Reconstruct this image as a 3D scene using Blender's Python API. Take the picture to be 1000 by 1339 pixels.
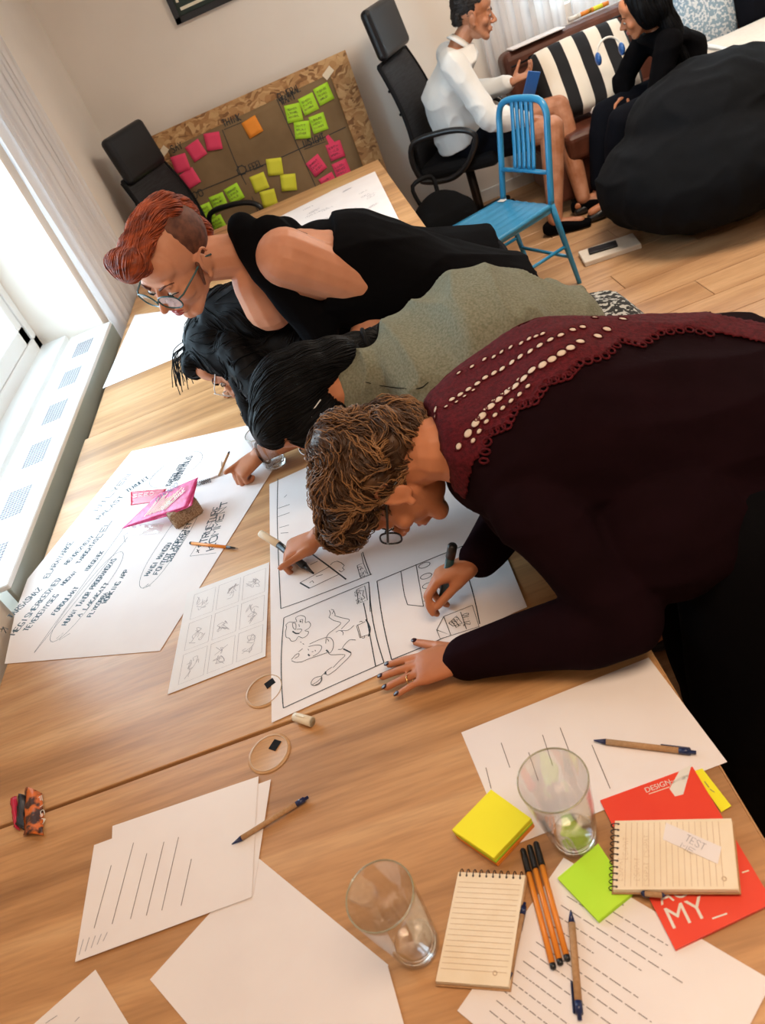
import bpy, bmesh, math, random
from mathutils import Vector as V, Matrix, Euler, noise
from mathutils.bvhtree import BVHTree
for o in list(bpy.data.objects): bpy.data.objects.remove(o)
SC = bpy.context.scene; COL = SC.collection
rnd = random.Random(7)
# ---------------------------------------------------------------- camera (eye height 1.775 m, 27 mm lens, tilted down and rolled)
HC = 1.775; FL = 1000.0
PH = math.atan(714/FL); YW = math.atan(132/math.hypot(714, FL))
_n = V((.418, .908)).normalized(); CC, SS = _n.y, _n.x
FW = V((-math.sin(YW)*math.cos(PH), math.cos(YW)*math.cos(PH), -math.sin(PH)))
R0 = V((math.cos(YW), math.sin(YW), 0)); U0 = R0.cross(FW)
XI = CC*R0 - SS*U0; YI = SS*R0 + CC*U0
EYE = V((0, 0, HC))
cd = bpy.data.cameras.new('camera'); cam = bpy.data.objects.new('camera', cd); COL.objects.link(cam)
cd.sensor_fit = 'VERTICAL'; cd.sensor_height = 36; cd.lens = 36*FL/1339; cd.clip_start = .05
cam.matrix_world = Matrix(((XI.x, YI.x, -FW.x, 0), (XI.y, YI.y, -FW.y, 0), (XI.z, YI.z, -FW.z, HC), (0, 0, 0, 1)))
cd.dof.use_dof = True; cd.dof.focus_distance = 1.75; cd.dof.aperture_fstop = 7
SC.camera = cam
# ---------------------------------------------------------------- world, lights, exposure
SC.view_settings.view_transform = 'Standard'; SC.view_settings.look = 'None'; SC.view_settings.gamma = 1
SC.view_settings.use_curve_mapping = False; SC.view_settings.exposure = 0.0
w = bpy.data.worlds.new('daylight'); SC.world = w; w.use_nodes = True
w.node_tree.nodes['Background'].inputs[0].default_value = (.70, .88, 1, 1); w.node_tree.nodes['Background'].inputs[1].default_value = 5.0
def area(name, loc, target, sx, sy, power, color):
    l = bpy.data.lights.new(name, 'AREA'); l.shape = 'RECTANGLE'; l.size = sx; l.size_y = sy; l.energy = power; l.color = color
    o = bpy.data.objects.new(name, l); COL.objects.link(o); o.location = loc
    o.rotation_euler = (V(target) - V(loc)).to_track_quat('-Z', 'Y').to_euler(); return o
area('window_daylight', (-1.92, 2.65, 1.75), (0, 2.3, .7), 2.0, 1.5, 76, (.62, .81, 1))
area('back_window_daylight', (2.6, 5.9, 1.9), (2.2, 3.5, .4), 2.2, 1.2, 46, (.86, .94, 1))
area('ceiling_panel_light', (.5, .2, 2.68), (.5, .2, 0), 1.2, .6, 29, (1, .72, .50))
area('ceiling_panel_light', (1.7, 3.4, 2.68), (1.7, 3.4, 0), 1.2, .6, 62, (1, .80, .62))
# ---------------------------------------------------------------- geometry helpers
def ray(px, py): return XI*((px-500)/FL) - YI*((py-669.5)/FL) + FW
def P(px, py, z):
    r = ray(px, py); return EYE + r*((z-HC)/r.z)
def PY(px, py, y):
    r = ray(px, py); return EYE + r*(y/r.y)
def onplane(px, py, p0, n):
    r = ray(px, py); return EYE + r*((p0-EYE).dot(n)/r.dot(n))
def link(name, me, mat=None, parent=None):
    o = bpy.data.objects.new(name, me); COL.objects.link(o)
    if mat: me.materials.append(mat)
    if parent: o.parent = parent
    return o
def empty(name, loc=(0, 0, 0), rz=0):
    o = bpy.data.objects.new(name, None); COL.objects.link(o); o.location = loc; o.rotation_euler = (0, 0, rz); o.empty_display_size = .1; return o
def tag(o, label=None, cat=None, group=None, kind=None):
    if label: o['label'] = label
    if cat: o['category'] = cat
    if group: o['group'] = group
    if kind: o['kind'] = kind
    return o
def frame(right, up):                     # matrix whose columns are right, normal-of-plane's forward, up
    r = V(right).normalized(); u = V(up).normalized(); return r, u.cross(r), u
class G:
    """collects vertices and faces of one mesh"""
    def __init__(s): s.v = []; s.f = []; s.smooth = True; s.sm = []
    def add(s, vs, fs, smooth=True):
        k = len(s.v); s.v += [tuple(x) for x in vs]; s.f += [tuple(i+k for i in f) for f in fs]; s.sm += [smooth]*len(fs); return s
    def box(s, c, size, rot=None, bev=0, segs=1):
        bm = bmesh.new(); bmesh.ops.create_cube(bm, size=1)
        for v in bm.verts: v.co = V((v.co.x*size[0], v.co.y*size[1], v.co.z*size[2]))
        if bev: bmesh.ops.bevel(bm, geom=bm.edges[:], offset=bev, segments=segs, affect='EDGES', profile=.5)
        R = rot if rot is not None else Matrix.Identity(3)
        c = V(c); vs = [c + R @ v.co for v in bm.verts]; fs = [[v.index for v in f.verts] for f in bm.faces]; bm.free()
        return s.add(vs, fs, False)
    def ell(s, c, r, rot=None, nu=16, nv=10):
        R = rot if rot is not None else Matrix.Identity(3); c = V(c); vs = []; fs = []
        vs.append(c + R @ V((0, 0, r[2])))
        for j in range(1, nv):
            t = math.pi*j/nv
            for i in range(nu):
                a = 2*math.pi*i/nu; vs.append(c + R @ V((r[0]*math.sin(t)*math.cos(a), r[1]*math.sin(t)*math.sin(a), r[2]*math.cos(t))))
        vs.append(c + R @ V((0, 0, -r[2]))); L = len(vs)-1
        for i in range(nu):
            fs.append((0, 1+i, 1+(i+1) % nu)); fs.append((L, L-nu+(i+1) % nu, L-nu+i))
        for j in range(nv-2):
            for i in range(nu):
                a = 1+j*nu+i; b = 1+j*nu+(i+1) % nu; fs.append((a, a+nu, b+nu, b))
        return s.add(vs, fs)
    def caps(s, a, b, ra, rb, n=12, m=4):
        a = V(a); b = V(b); d = b-a; L = d.length; d = d.normalized() if L > 1e-7 else V((0, 0, 1))
        x = d.orthogonal().normalized(); y = d.cross(x); rings = []
        for j in range(m, 0, -1):
            t = math.pi/2*j/m; rings.append((a - d*ra*math.sin(t), ra*math.cos(t)))
        rings.append((a, ra)); rings.append((b, rb))
        for j in range(1, m+1):
            t = math.pi/2*j/m; rings.append((b + d*rb*math.sin(t), rb*math.cos(t)))
        vs = []; fs = []
        for c, r in rings:
            r = max(r, 1e-5)
            for i in range(n): q = 2*math.pi*i/n; vs.append(c + x*r*math.cos(q) + y*r*math.sin(q))
        for j in range(len(rings)-1):
            for i in range(n): k = (i+1) % n; fs.append((j*n+i, j*n+k, (j+1)*n+k, (j+1)*n+i))
        fs.append(tuple(range(n))[::-1]); fs.append(tuple(range((len(rings)-1)*n, len(rings)*n)))
        return s.add(vs, fs)
    def tube(s, pts, r, n=8, closed=False, ref=None):
        pts = [V(p) for p in pts]; N = len(pts); rr = r if isinstance(r, (list, tuple)) else [r]*N; vs = []; fs = []; x = None
        for i, p in enumerate(pts):
            if closed: t = pts[(i+1) % N]-pts[i-1]
            else: t = pts[min(i+1, N-1)]-pts[max(i-1, 0)]
            t = t.normalized() if t.length > 1e-9 else V((0, 0, 1))
            if x is None: x = (ref - t*ref.dot(t)).normalized() if ref else t.orthogonal().normalized()
            else:
                x = x - t*x.dot(t); x = x.normalized() if x.length > 1e-9 else t.orthogonal().normalized()
            y = t.cross(x)
            for k in range(n):
                q = 2*math.pi*k/n+math.pi/4*(n == 4); vs.append(p + (x*math.cos(q) + y*math.sin(q))*rr[i])
        for i in range(N if closed else N-1):
            j = (i+1) % N
            for k in range(n): l = (k+1) % n; fs.append((i*n+k, i*n+l, j*n+l, j*n+k))
        if not closed: fs.append(tuple(range(n))[::-1]); fs.append(tuple(range((N-1)*n, N*n)))
        return s.add(vs, fs)
    def loft(s, secs, n=24, p=2.2):       # secs: (centre, right vec, up vec, half width, half height)
        vs = []; fs = []
        for c, r, u, a, b in secs:
            c = V(c); r = V(r).normalized(); u = V(u); u = (u-r*u.dot(r)).normalized()
            for i in range(n):
                q = 2*math.pi*i/n; ca, sa = math.cos(q), math.sin(q)
                vs.append(c + r*a*math.copysign(abs(ca)**(2/p), ca) + u*b*math.copysign(abs(sa)**(2/p), sa))
        m = len(secs)
        for j in range(m-1):
            for i in range(n): k = (i+1) % n; fs.append((j*n+i, j*n+k, (j+1)*n+k, (j+1)*n+i))
        fs.append(tuple(range(n))[::-1]); fs.append(tuple(range((m-1)*n, m*n)))
        return s.add(vs, fs)
    def lathe(s, prof, c=(0, 0, 0), n=32, fac=None):
        c = V(c); vs = []; fs = []
        for r, z in prof:
            for i in range(n):
                q = 2*math.pi*i/n; k = fac(i, z) if fac else 1; vs.append(c + V((r*k*math.cos(q), r*k*math.sin(q), z)))
        m = len(prof)
        for j in range(m-1):
            for i in range(n): k = (i+1) % n; fs.append((j*n+i, j*n+k, (j+1)*n+k, (j+1)*n+i))
        return s.add(vs, fs)
    def prism(s, poly, h, up=V((0, 0, 1))):    # poly: list of points, extruded by h along up
        n = len(poly); poly = [V(p) for p in poly]; vs = poly + [p + up*h for p in poly]
        fs = [tuple(range(n))[::-1], tuple(range(n, 2*n))] + [(i, (i+1) % n, (i+1) % n+n, i+n) for i in range(n)]
        return s.add(vs, fs, False)
    def mesh(s, name):
        me = bpy.data.meshes.new(name); me.from_pydata(s.v, [], s.f); me.polygons.foreach_set('use_smooth', s.sm)
        bm = bmesh.new(); bm.from_mesh(me); bmesh.ops.recalc_face_normals(bm, faces=bm.faces[:]); bm.to_mesh(me); bm.free(); me.update(); return me
    def obj(s, name, mat=None, parent=None): return link(name, s.mesh(name), mat, parent)
def remesh(g, name, mat, parent, voxel=.005, smooth=4, fac=.5, disp=None):
    """one continuous surface grown from overlapping closed shapes"""
    me0 = g.mesh(name); o = link(name, me0)
    m = o.modifiers.new('r', 'REMESH'); m.mode = 'VOXEL'; m.voxel_size = voxel; m.use_smooth_shade = True
    if smooth: q = o.modifiers.new('s', 'SMOOTH'); q.factor = fac; q.iterations = smooth
    dg = bpy.context.evaluated_depsgraph_get(); me = bpy.data.meshes.new_from_object(o.evaluated_get(dg), depsgraph=dg)
    bpy.data.objects.remove(o); bpy.data.meshes.remove(me0)
    if disp:
        ns = [v.normal.copy() for v in me.vertices]
        for v, nn in zip(me.vertices, ns): v.co += nn*disp(v.co, nn)
        me.update()
    me.name = name; return link(name, me, mat, parent)
def sub(o, levels=1):
    m = o.modifiers.new('sub', 'SUBSURF'); m.levels = levels; m.render_levels = levels; return o
# ---------------------------------------------------------------- materials
def mat(name, col, rough=.6, metal=0, noise_col=None, scale=20, bump=0, bscale=200, stretch=None, spec=.5, sheen=0, sss=0, coord='Object', detail=4, lo=.35, hi=.65):
    m = bpy.data.materials.new(name); m.use_nodes = True; nt = m.node_tree; b = nt.nodes['Principled BSDF']
    b.inputs['Base Color'].default_value = (*col, 1); b.inputs['Roughness'].default_value = rough; b.inputs['Metallic'].default_value = metal
    b.inputs['Specular IOR Level'].default_value = spec
    if sheen: b.inputs['Sheen Weight'].default_value = sheen; b.inputs['Sheen Roughness'].default_value = .5
    if sss: b.inputs['Subsurface Weight'].default_value = sss; b.inputs['Subsurface Scale'].default_value = .01; b.inputs['Subsurface Radius'].default_value = (1, .3, .15)
    tc = nt.nodes.new('ShaderNodeTexCoord'); mp = nt.nodes.new('ShaderNodeMapping'); nt.links.new(tc.outputs[coord], mp.inputs[0])
    if stretch: mp.inputs['Scale'].default_value = stretch
    if noise_col:
        n = nt.nodes.new('ShaderNodeTexNoise'); n.inputs['Scale'].default_value = scale; n.inputs['Detail'].default_value = detail; nt.links.new(mp.outputs[0], n.inputs[0])
        r = nt.nodes.new('ShaderNodeValToRGB'); r.color_ramp.elements[0].color = (*col, 1); r.color_ramp.elements[1].color = (*noise_col, 1)
        r.color_ramp.elements[0].position = lo; r.color_ramp.elements[1].position = hi
        nt.links.new(n.outputs[0], r.inputs[0]); nt.links.new(r.outputs[0], b.inputs['Base Color'])
    if bump:
        n2 = nt.nodes.new('ShaderNodeTexNoise'); n2.inputs['Scale'].default_value = bscale; n2.inputs['Detail'].default_value = 3; nt.links.new(mp.outputs[0], n2.inputs[0])
        bp = nt.nodes.new('ShaderNodeBump'); bp.inputs['Strength'].default_value = bump; bp.inputs['Distance'].default_value = .002
        nt.links.new(n2.outputs[0], bp.inputs['Height']); nt.links.new(bp.outputs[0], b.inputs['Normal'])
    return m
def wood(name, c1, c2, c3, axis='X', rough=.38, per_object=False, grain=1.0):
    m = bpy.data.materials.new(name); m.use_nodes = True; nt = m.node_tree; b = nt.nodes['Principled BSDF']; b.inputs['Roughness'].default_value = rough
    tc = nt.nodes.new('ShaderNodeTexCoord'); mp = nt.nodes.new('ShaderNodeMapping')
    nt.links.new(tc.outputs['Object'], mp.inputs[0]); mp.inputs['Scale'].default_value = (.55, 7, 7) if axis == 'X' else (7, .55, 7)
    if per_object:
        oi = nt.nodes.new('ShaderNodeObjectInfo'); cx = nt.nodes.new('ShaderNodeCombineXYZ')
        ml = nt.nodes.new('ShaderNodeMath'); ml.operation = 'MULTIPLY'; ml.inputs[1].default_value = 37; nt.links.new(oi.outputs['Random'], ml.inputs[0])
        for i in range(3): nt.links.new(ml.outputs[0], cx.inputs[i])
        nt.links.new(cx.outputs[0], mp.inputs['Location'])
    n = nt.nodes.new('ShaderNodeTexNoise'); n.inputs['Scale'].default_value = 1.6*grain; n.inputs['Detail'].default_value = 5; n.inputs['Distortion'].default_value = .6; nt.links.new(mp.outputs[0], n.inputs[0])
    r = nt.nodes.new('ShaderNodeValToRGB'); e = r.color_ramp.elements; e[0].position = .30; e[0].color = (*c1, 1); e[1].position = .72; e[1].color = (*c3, 1)
    x = e.new(.5); x.color = (*c2, 1); nt.links.new(n.outputs[0], r.inputs[0])
    n3 = nt.nodes.new('ShaderNodeTexNoise'); n3.inputs['Scale'].default_value = 22*grain; n3.inputs['Detail'].default_value = 3; nt.links.new(mp.outputs[0], n3.inputs[0])
    mx = nt.nodes.new('ShaderNodeMixRGB'); mx.blend_type = 'MULTIPLY'; mx.inputs[0].default_value = .3; nt.links.new(r.outputs[0], mx.inputs[1])
    r2 = nt.nodes.new('ShaderNodeValToRGB'); r2.color_ramp.elements[0].position = .3; r2.color_ramp.elements[0].color = (.45, .4, .36, 1); r2.color_ramp.elements[1].position = .6
    nt.links.new(n3.outputs[0], r2.inputs[0]); nt.links.new(r2.outputs[0], mx.inputs[2]); nt.links.new(mx.outputs[0], b.inputs['Base Color'])
    bp = nt.nodes.new('ShaderNodeBump'); bp.inputs['Strength'].default_value = .12; bp.inputs['Distance'].default_value = .001
    nt.links.new(n3.outputs[0], bp.inputs['Height']); nt.links.new(bp.outputs[0], b.inputs['Normal']); return m
def glass_thin(name, tint=(1, 1, 1), refl=.12):
    m = bpy.data.materials.new(name); m.use_nodes = True; nt = m.node_tree; nt.nodes.remove(nt.nodes['Principled BSDF'])
    t = nt.nodes.new('ShaderNodeBsdfTransparent'); t.inputs[0].default_value = (*tint, 1); g = nt.nodes.new('ShaderNodeBsdfGlossy'); g.inputs['Roughness'].default_value = .05
    f = nt.nodes.new('ShaderNodeLayerWeight'); f.inputs[0].default_value = .35
    ml = nt.nodes.new('ShaderNodeMath'); ml.operation = 'MULTIPLY_ADD'; ml.inputs[1].default_value = .42; ml.inputs[2].default_value = refl*.5; nt.links.new(f.outputs['Facing'], ml.inputs[0])
    ml.use_clamp = True; x = nt.nodes.new('ShaderNodeMixShader'); nt.links.new(ml.outputs[0], x.inputs[0]); nt.links.new(t.outputs[0], x.inputs[1]); nt.links.new(g.outputs[0], x.inputs[2])
    nt.links.new(x.outputs[0], nt.nodes['Material Output'].inputs[0]); return m
def sheer(name, col, trans=.35):
    m = bpy.data.materials.new(name); m.use_nodes = True; nt = m.node_tree; nt.nodes.remove(nt.nodes['Principled BSDF'])
    d = nt.nodes.new('ShaderNodeBsdfDiffuse'); t = nt.nodes.new('ShaderNodeBsdfTranslucent')
    for q in (d, t): q.inputs[0].default_value = (*col, 1)
    x = nt.nodes.new('ShaderNodeMixShader'); x.inputs[0].default_value = .5; nt.links.new(d.outputs[0], x.inputs[1]); nt.links.new(t.outputs[0], x.inputs[2])
    tr = nt.nodes.new('ShaderNodeBsdfTransparent'); y = nt.nodes.new('ShaderNodeMixShader'); y.inputs[0].default_value = trans
    nt.links.new(x.outputs[0], y.inputs[1]); nt.links.new(tr.outputs[0], y.inputs[2]); nt.links.new(y.outputs[0], nt.nodes['Material Output'].inputs[0]); return m
M = {}
M['plaster'] = mat('plaster', (.86, .79, .71), .9, noise_col=(.89, .82, .74), scale=3, bump=.1, bscale=60)
M['ceil'] = mat('ceiling paint', (.82, .80, .76), .9)
M['table'] = wood('oak laminate', (.34, .165, .062), (.58, .31, .13), (.72, .44, .215))
M['table_edge'] = wood('oak edge band', (.52, .28, .12), (.58, .33, .15), (.62, .38, .18))
M['floor'] = wood('floor laminate', (.42, .23, .11), (.56, .33, .17), (.66, .42, .23), per_object=True)
M['paper'] = mat('white paper', (.84, .79, .785), .75, noise_col=(.87, .825, .815), scale=9)
M['paper_warm'] = mat('thin paper', (.82, .80, .79), .75, noise_col=(.86, .84, .83), scale=9)
M['cream'] = mat('cream notepaper', (.86, .74, .55), .8, noise_col=(.90, .79, .61), scale=30)
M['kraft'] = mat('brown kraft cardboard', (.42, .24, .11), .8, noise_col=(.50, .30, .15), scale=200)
M['ink'] = mat('black marker ink', (.012, .02, .025), .5)
M['ink_blue'] = mat('dark teal marker ink', (.01, .045, .07), .5)
M['ink_grey'] = mat('grey pencil lines', (.34, .33, .36), .7)
M['ink_soft'] = mat('printed grey lines', (.20, .17, .16), .7)
M['ink_tan'] = mat('tan ruled lines', (.62, .47, .32), .8)
M['black_plastic'] = mat('black plastic', (.012, .013, .015), .35)
M['black_matte'] = mat('matte black', (.006, .007, .009), .8, spec=.2)
M['navy_plastic'] = mat('navy plastic', (.012, .025, .10), .3)
M['orange_plastic'] = mat('orange barrel', (.80, .27, .03), .35)
M['white_plastic'] = mat('white plastic', (.80, .78, .72), .4)
M['cream_plastic'] = mat('cream plastic', (.85, .78, .62), .4)
M['yellow_note'] = mat('neon yellow note paper', (.93, .88, .02), .7)
M['lemon_note'] = mat('yellow note paper', (.80, .80, .05), .7)
M['green_note'] = mat('lime note paper', (.46, .85, .03), .7, noise_col=(.52, .88, .04), scale=8)
M['orange_note'] = mat('orange note paper', (.95, .32, .03), .7)
M['pink_note'] = mat('pink note paper', (.86, .06, .16), .7)
M['red_cover'] = mat('red card cover', (.80, .045, .015), .45, noise_col=(.84, .06, .02), scale=10)
M['white_metal'] = mat('white lacquer', (.80, .82, .82), .35)
M['grey_green'] = mat('grey green panel', (.30, .36, .34), .5, noise_col=(.33, .39, .37), scale=6)
M['blue_paint'] = mat('sky blue paint', (.020, .22, .43), .28, noise_col=(.03, .25, .48), scale=5)
M['skin'] = mat('warm skin', (.46, .175, .080), .5, noise_col=(.56, .23, .115), scale=14, bump=.06, bscale=500, sss=.08, spec=.35)
M['skin_pale'] = mat('fair skin', (.60, .265, .150), .48, noise_col=(.70, .33, .20), scale=14, bump=.06, bscale=500, sss=.08, spec=.35)
M['skin_tan'] = mat('tanned skin', (.36, .14, .065), .5, noise_col=(.52, .25, .15), scale=14, bump=.06, bscale=500, sss=.08, spec=.35)
M['lips'] = mat('rose lips', (.42, .07, .06), .4)
M['eye'] = mat('eye white', (.7, .68, .66), .2)
M['iris'] = mat('dark iris', (.03, .02, .015), .15)
M['hair_red'] = mat('copper hair', (.15, .022, .006), .5, noise_col=(.46, .085, .016), scale=30, stretch=(1, 1, 4))
M['hair_red_dark'] = mat('dark auburn hair', (.075, .022, .010), .7, noise_col=(.16, .055, .028), scale=60)
M['hair_black'] = mat('black hair', (.0035, .004, .005), .55, noise_col=(.007, .008, .010), scale=40, spec=.12)
M['hair_brown'] = mat('brown curls', (.035, .015, .006), .55, noise_col=(.10, .045, .016), scale=25)
M['hair_gold'] = mat('golden brown curl tips', (.17, .08, .028), .5, noise_col=(.32, .16, .06), scale=25)
M['hair_man'] = mat('short black hair', (.010, .008, .008), .6)
M['black_cloth'] = mat('black jersey', (.0035, .0035, .0045), .9, bump=.25, bscale=120, spec=.04)
M['burg'] = mat('dark burgundy jersey', (.0085, .0030, .0045), .95, noise_col=(.011, .0038, .0058), scale=12, bump=.3, bscale=90, spec=.04)
M['lace'] = mat('burgundy lace', (.050, .0030, .006), .9, noise_col=(.105, .006, .011), scale=160, bump=.9, bscale=420, spec=.2)
M['beige'] = mat('beige underlayer', (.62, .52, .42), .8)
M['grey_cloth'] = mat('heather grey cotton', (.155, .165, .115), .95, noise_col=(.235, .24, .18), scale=220, bump=.3, bscale=300, spec=.2)
M['pattern'] = mat('black and white printed cloth', (.01, .012, .012), .85, noise_col=(.50, .52, .50), scale=90, lo=.52, hi=.56, detail=2)
M['shirt'] = mat('white cotton shirt', (.72, .73, .72), .85, noise_col=(.76, .77, .76), scale=5, bump=.3, bscale=60, spec=.2)
M['navy_cloth'] = mat('dark navy cotton', (.005, .006, .010), .9, bump=.3, bscale=150, spec=.08)
M['bean'] = mat('black beanbag cloth', (.0035, .0042, .0055), .95, noise_col=(.005, .006, .008), scale=3, bump=.5, bscale=30, spec=.15)
M['leather'] = mat('brown leather', (.085, .026, .014), .4, noise_col=(.13, .04, .022), scale=12, bump=.3, bscale=250)
M['offwhite_cloth'] = mat('off white cloth', (.72, .66, .58), .9, noise_col=(.76, .70, .62), scale=40, bump=.5, bscale=150)
M['gold'] = mat('gold ring metal', (.75, .5, .2), .25, metal=1)
M['nail'] = mat('dark plum nail varnish', (.03, .006, .012), .2)
M['teal_frame'] = mat('teal spectacle frame', (.03, .10, .11), .25)
M['dark_metal'] = mat('dark metal', (.05, .05, .055), .35, metal=.8)
M['glass'] = glass_thin('thin glass'); M['lens'] = glass_thin('spectacle lens', (.97, .99, 1), .1); M['pane'] = glass_thin('window glass', (.97, 1, 1), .08)
M['curtain'] = sheer('white voile', (.93, .93, .95), .22)
M['bag_pink'] = mat('pink foil', (.62, .03, .16), .28, noise_col=(.80, .10, .34), scale=60, bump=.6, bscale=60)
M['bag_red'] = mat('red foil', (.55, .01, .05), .25, bump=.6, bscale=60)
M['biscuit'] = mat('seeded biscuit', (.22, .12, .06), .8, noise_col=(.50, .36, .24), scale=300, bump=1, bscale=300)
M['osb'] = None
def osb():
    m = bpy.data.materials.new('oriented strand board'); m.use_nodes = True; nt = m.node_tree; b = nt.nodes['Principled BSDF']; b.inputs['Roughness'].default_value = .7
    tc = nt.nodes.new('ShaderNodeTexCoord'); n = nt.nodes.new('ShaderNodeTexNoise'); n.inputs['Scale'].default_value = 8; nt.links.new(tc.outputs['Object'], n.inputs[0])
    v = nt.nodes.new('ShaderNodeTexVoronoi'); v.inputs['Scale'].default_value = 34; mx = nt.nodes.new('ShaderNodeMixRGB'); mx.inputs[0].default_value = .12
    nt.links.new(tc.outputs['Object'], mx.inputs[1]); nt.links.new(n.outputs['Color'], mx.inputs[2])
    mp = nt.nodes.new('ShaderNodeMapping'); mp.inputs['Scale'].default_value = (1, .6, 2.0); mp.inputs['Rotation'].default_value = (0, .5, 0); nt.links.new(mx.outputs[0], mp.inputs[0]); nt.links.new(mp.outputs[0], v.inputs[0])
    s = nt.nodes.new('ShaderNodeSeparateColor'); nt.links.new(v.outputs['Color'], s.inputs[0]); r = nt.nodes.new('ShaderNodeValToRGB'); e = r.color_ramp.elements
    e[0].position = .0; e[0].color = (.22, .10, .035, 1); e[1].position = 1; e[1].color = (.66, .42, .20, 1); x = e.new(.3); x.color = (.44, .22, .08, 1); x = e.new(.7); x.color = (.54, .31, .13, 1)
    nt.links.new(s.outputs[0], r.inputs[0]); nt.links.new(r.outputs[0], b.inputs['Base Color'])
    bp = nt.nodes.new('ShaderNodeBump'); bp.inputs['Strength'].default_value = .4; bp.inputs['Distance'].default_value = .002; nt.links.new(s.outputs[1], bp.inputs['Height']); nt.links.new(bp.outputs[0], b.inputs['Normal']); return m
M['osb'] = osb()
# ---------------------------------------------------------------- stroke lettering
GL = dict(A='002640/1333', B='0006364523/0343413000', C='4536060000304', D='000626442000', E='46060040/0333', F='460600/0333', G='4536160400104042/42 22', H='0006/4046/0343', I='2026', J='464130100103', K='0006/460340', L='060040',
          M='0006234640', N='00064046', O='10010516364541301 0', P='00063645443303', Q='1001051636454130 10/2240', R='0006364544330323/2340', S='45361605142333413 01001', T='0646/2620', U='0601103 04146', V='062046', W='0610243046', X='0046/0640', Y='062346/2320', Z='06460040')
GL = {k: [[(int(p[i]), int(p[i+1])) for i in range(0, len(p)-1, 2)] for p in v.replace(' ', '').split('/')] for k, v in GL.items()}
for k, v in {'0': [[(1, 0), (0, 2), (0, 4), (1, 6), (3, 6), (4, 4), (4, 2), (3, 0), (1, 0)]], '1': [[(1, 5), (2, 6), (2, 0)]], '2': [[(0, 5), (1, 6), (3, 6), (4, 5), (4, 4), (0, 0), (4, 0)]],
             '3': [[(0, 6), (4, 6), (2, 4), (4, 2), (3, 0), (0, 0)]], '5': [[(4, 6), (0, 6), (0, 3), (3, 3), (4, 2), (3, 0), (0, 0)]], ':': [[(2, 1), (2, 1.6)], [(2, 4), (2, 4.6)]], '+': [[(0, 3), (4, 3)], [(2, 1), (2, 5)]], '-': [[(0, 3), (4, 3)]],
             '_': [[(0, 0), (4, 0)]], '.': [[(1, 0), (1, .5)]], '4': [[(3, 0), (3, 6), (0, 2), (4, 2)]], '7': [[(0, 6), (4, 6), (1, 0)]], '8': [[(2, 3), (0, 4.5), (2, 6), (4, 4.5), (2, 3), (0, 1.5), (2, 0), (4, 1.5), (2, 3)]], '#': [[(0, 2), (4, 2)], [(0, 4), (4, 4)], [(1, 0), (1, 6)], [(3, 0), (3, 6)]]}.items(): GL[k] = v
def stroke(g, pts, nrm, w, lift=.0003):
    """flat ribbon of ink lying on a sheet"""
    pts = [V(p) + nrm*lift for p in pts]; vs = []; fs = []; n = len(pts)
    if n < 2: return
    for i, p in enumerate(pts):
        t = pts[min(i+1, n-1)]-pts[max(i-1, 0)]
        if t.length < 1e-8: t = V((1, 0, 0))
        s = t.normalized().cross(nrm).normalized()*w*.5; vs += [p-s, p+s]
    for i in range(n-1): fs.append((2*i, 2*i+1, 2*i+3, 2*i+2))
    g.add(vs, fs, False)
def write(g, text, a, b, up, h, nrm, w, jit=.25):
    """letters fitted between world points a and b on a plane"""
    d = V(b)-V(a); L = d.length; d.normalize(); cw = L/max(1, len(text))
    u = V(up); u = (u - d*u.dot(d)).normalized()
    for i, ch in enumerate(text.upper()):
        if ch in GL:
            for pl in GL[ch]:
                stroke(g, [V(a) + d*(cw*i + (x+rnd.uniform(-jit, jit))*cw*.19) + u*((y+rnd.uniform(-jit, jit))*h/6) for x, y in pl], nrm, w)
UP = V((0, 0, 1))
def smooth_path(pts, k=4):
    pts = [V(p) for p in pts]; out = []; n = len(pts)
    for i in range(n-1):
        p0, p1, p2, p3 = pts[max(i-1, 0)], pts[i], pts[i+1], pts[min(i+2, n-1)]
        for j in range(k):
            t = j/k; out.append(.5*((2*p1) + (p2-p0)*t + (2*p0-5*p1+4*p2-p3)*t*t + (3*p1-p0-3*p2+p3)*t**3))
    out.append(pts[-1]); return out
# ================================================================ SETTING
def struct(g, name, m, parent=None, label=None):
    o = g.obj(name, m, parent)
    if parent is None: o['kind'] = 'structure'
    if label: o['label'] = label
    return o
XL, XR, YB, YF, ZC = -1.22, 4.6, 5.55, -2.4, 2.75
fl = struct(G().box((1.4, 1.6, -.06), (7.2, 8.6, .1)), 'floor', M['floor'], label='warm oak laminate floor')
pm = None
for j in range(43):
    y = YF + .19*j+.095
    for i in range(6):
        x = XL - .9 + 1.25*i + (j*.47 % 1.2)
        if x-.62 < XL-.5 or x > XR+.7: continue
        if pm is None: pl = G().box((0, 0, 0), (1.247, .187, .009), bev=.0012).obj('plank', M['floor'], fl); pm = pl.data
        else: pl = bpy.data.objects.new('plank', pm); COL.objects.link(pl); pl.parent = fl
        pl.location = (x, y, -.0045)
def wallbox(name, parts, m='plaster', label=None):
    g = G()
    for c, s in parts: g.box(c, s)
    return struct(g, name, M[m], label=label)
# back wall with a window opening behind the sofa (x 1.55..3.75, z .95..2.45)
wx0, wx1, wz0, wz1 = 1.55, 3.75, .95, 2.45
wallbox('wall_back', [((( XL-.5+wx0)/2, YB+.1, ZC/2), (wx0-XL+.5, .2, ZC)), (((wx1+XR)/2, YB+.1, ZC/2), (XR-wx1+.2, .2, ZC)), (((wx0+wx1)/2, YB+.1, wz0/2), (wx1-wx0, .2, wz0)), (((wx0+wx1)/2, YB+.1, (wz1+ZC)/2), (wx1-wx0, .2, ZC-wz1))], label='plain off white back wall')
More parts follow.
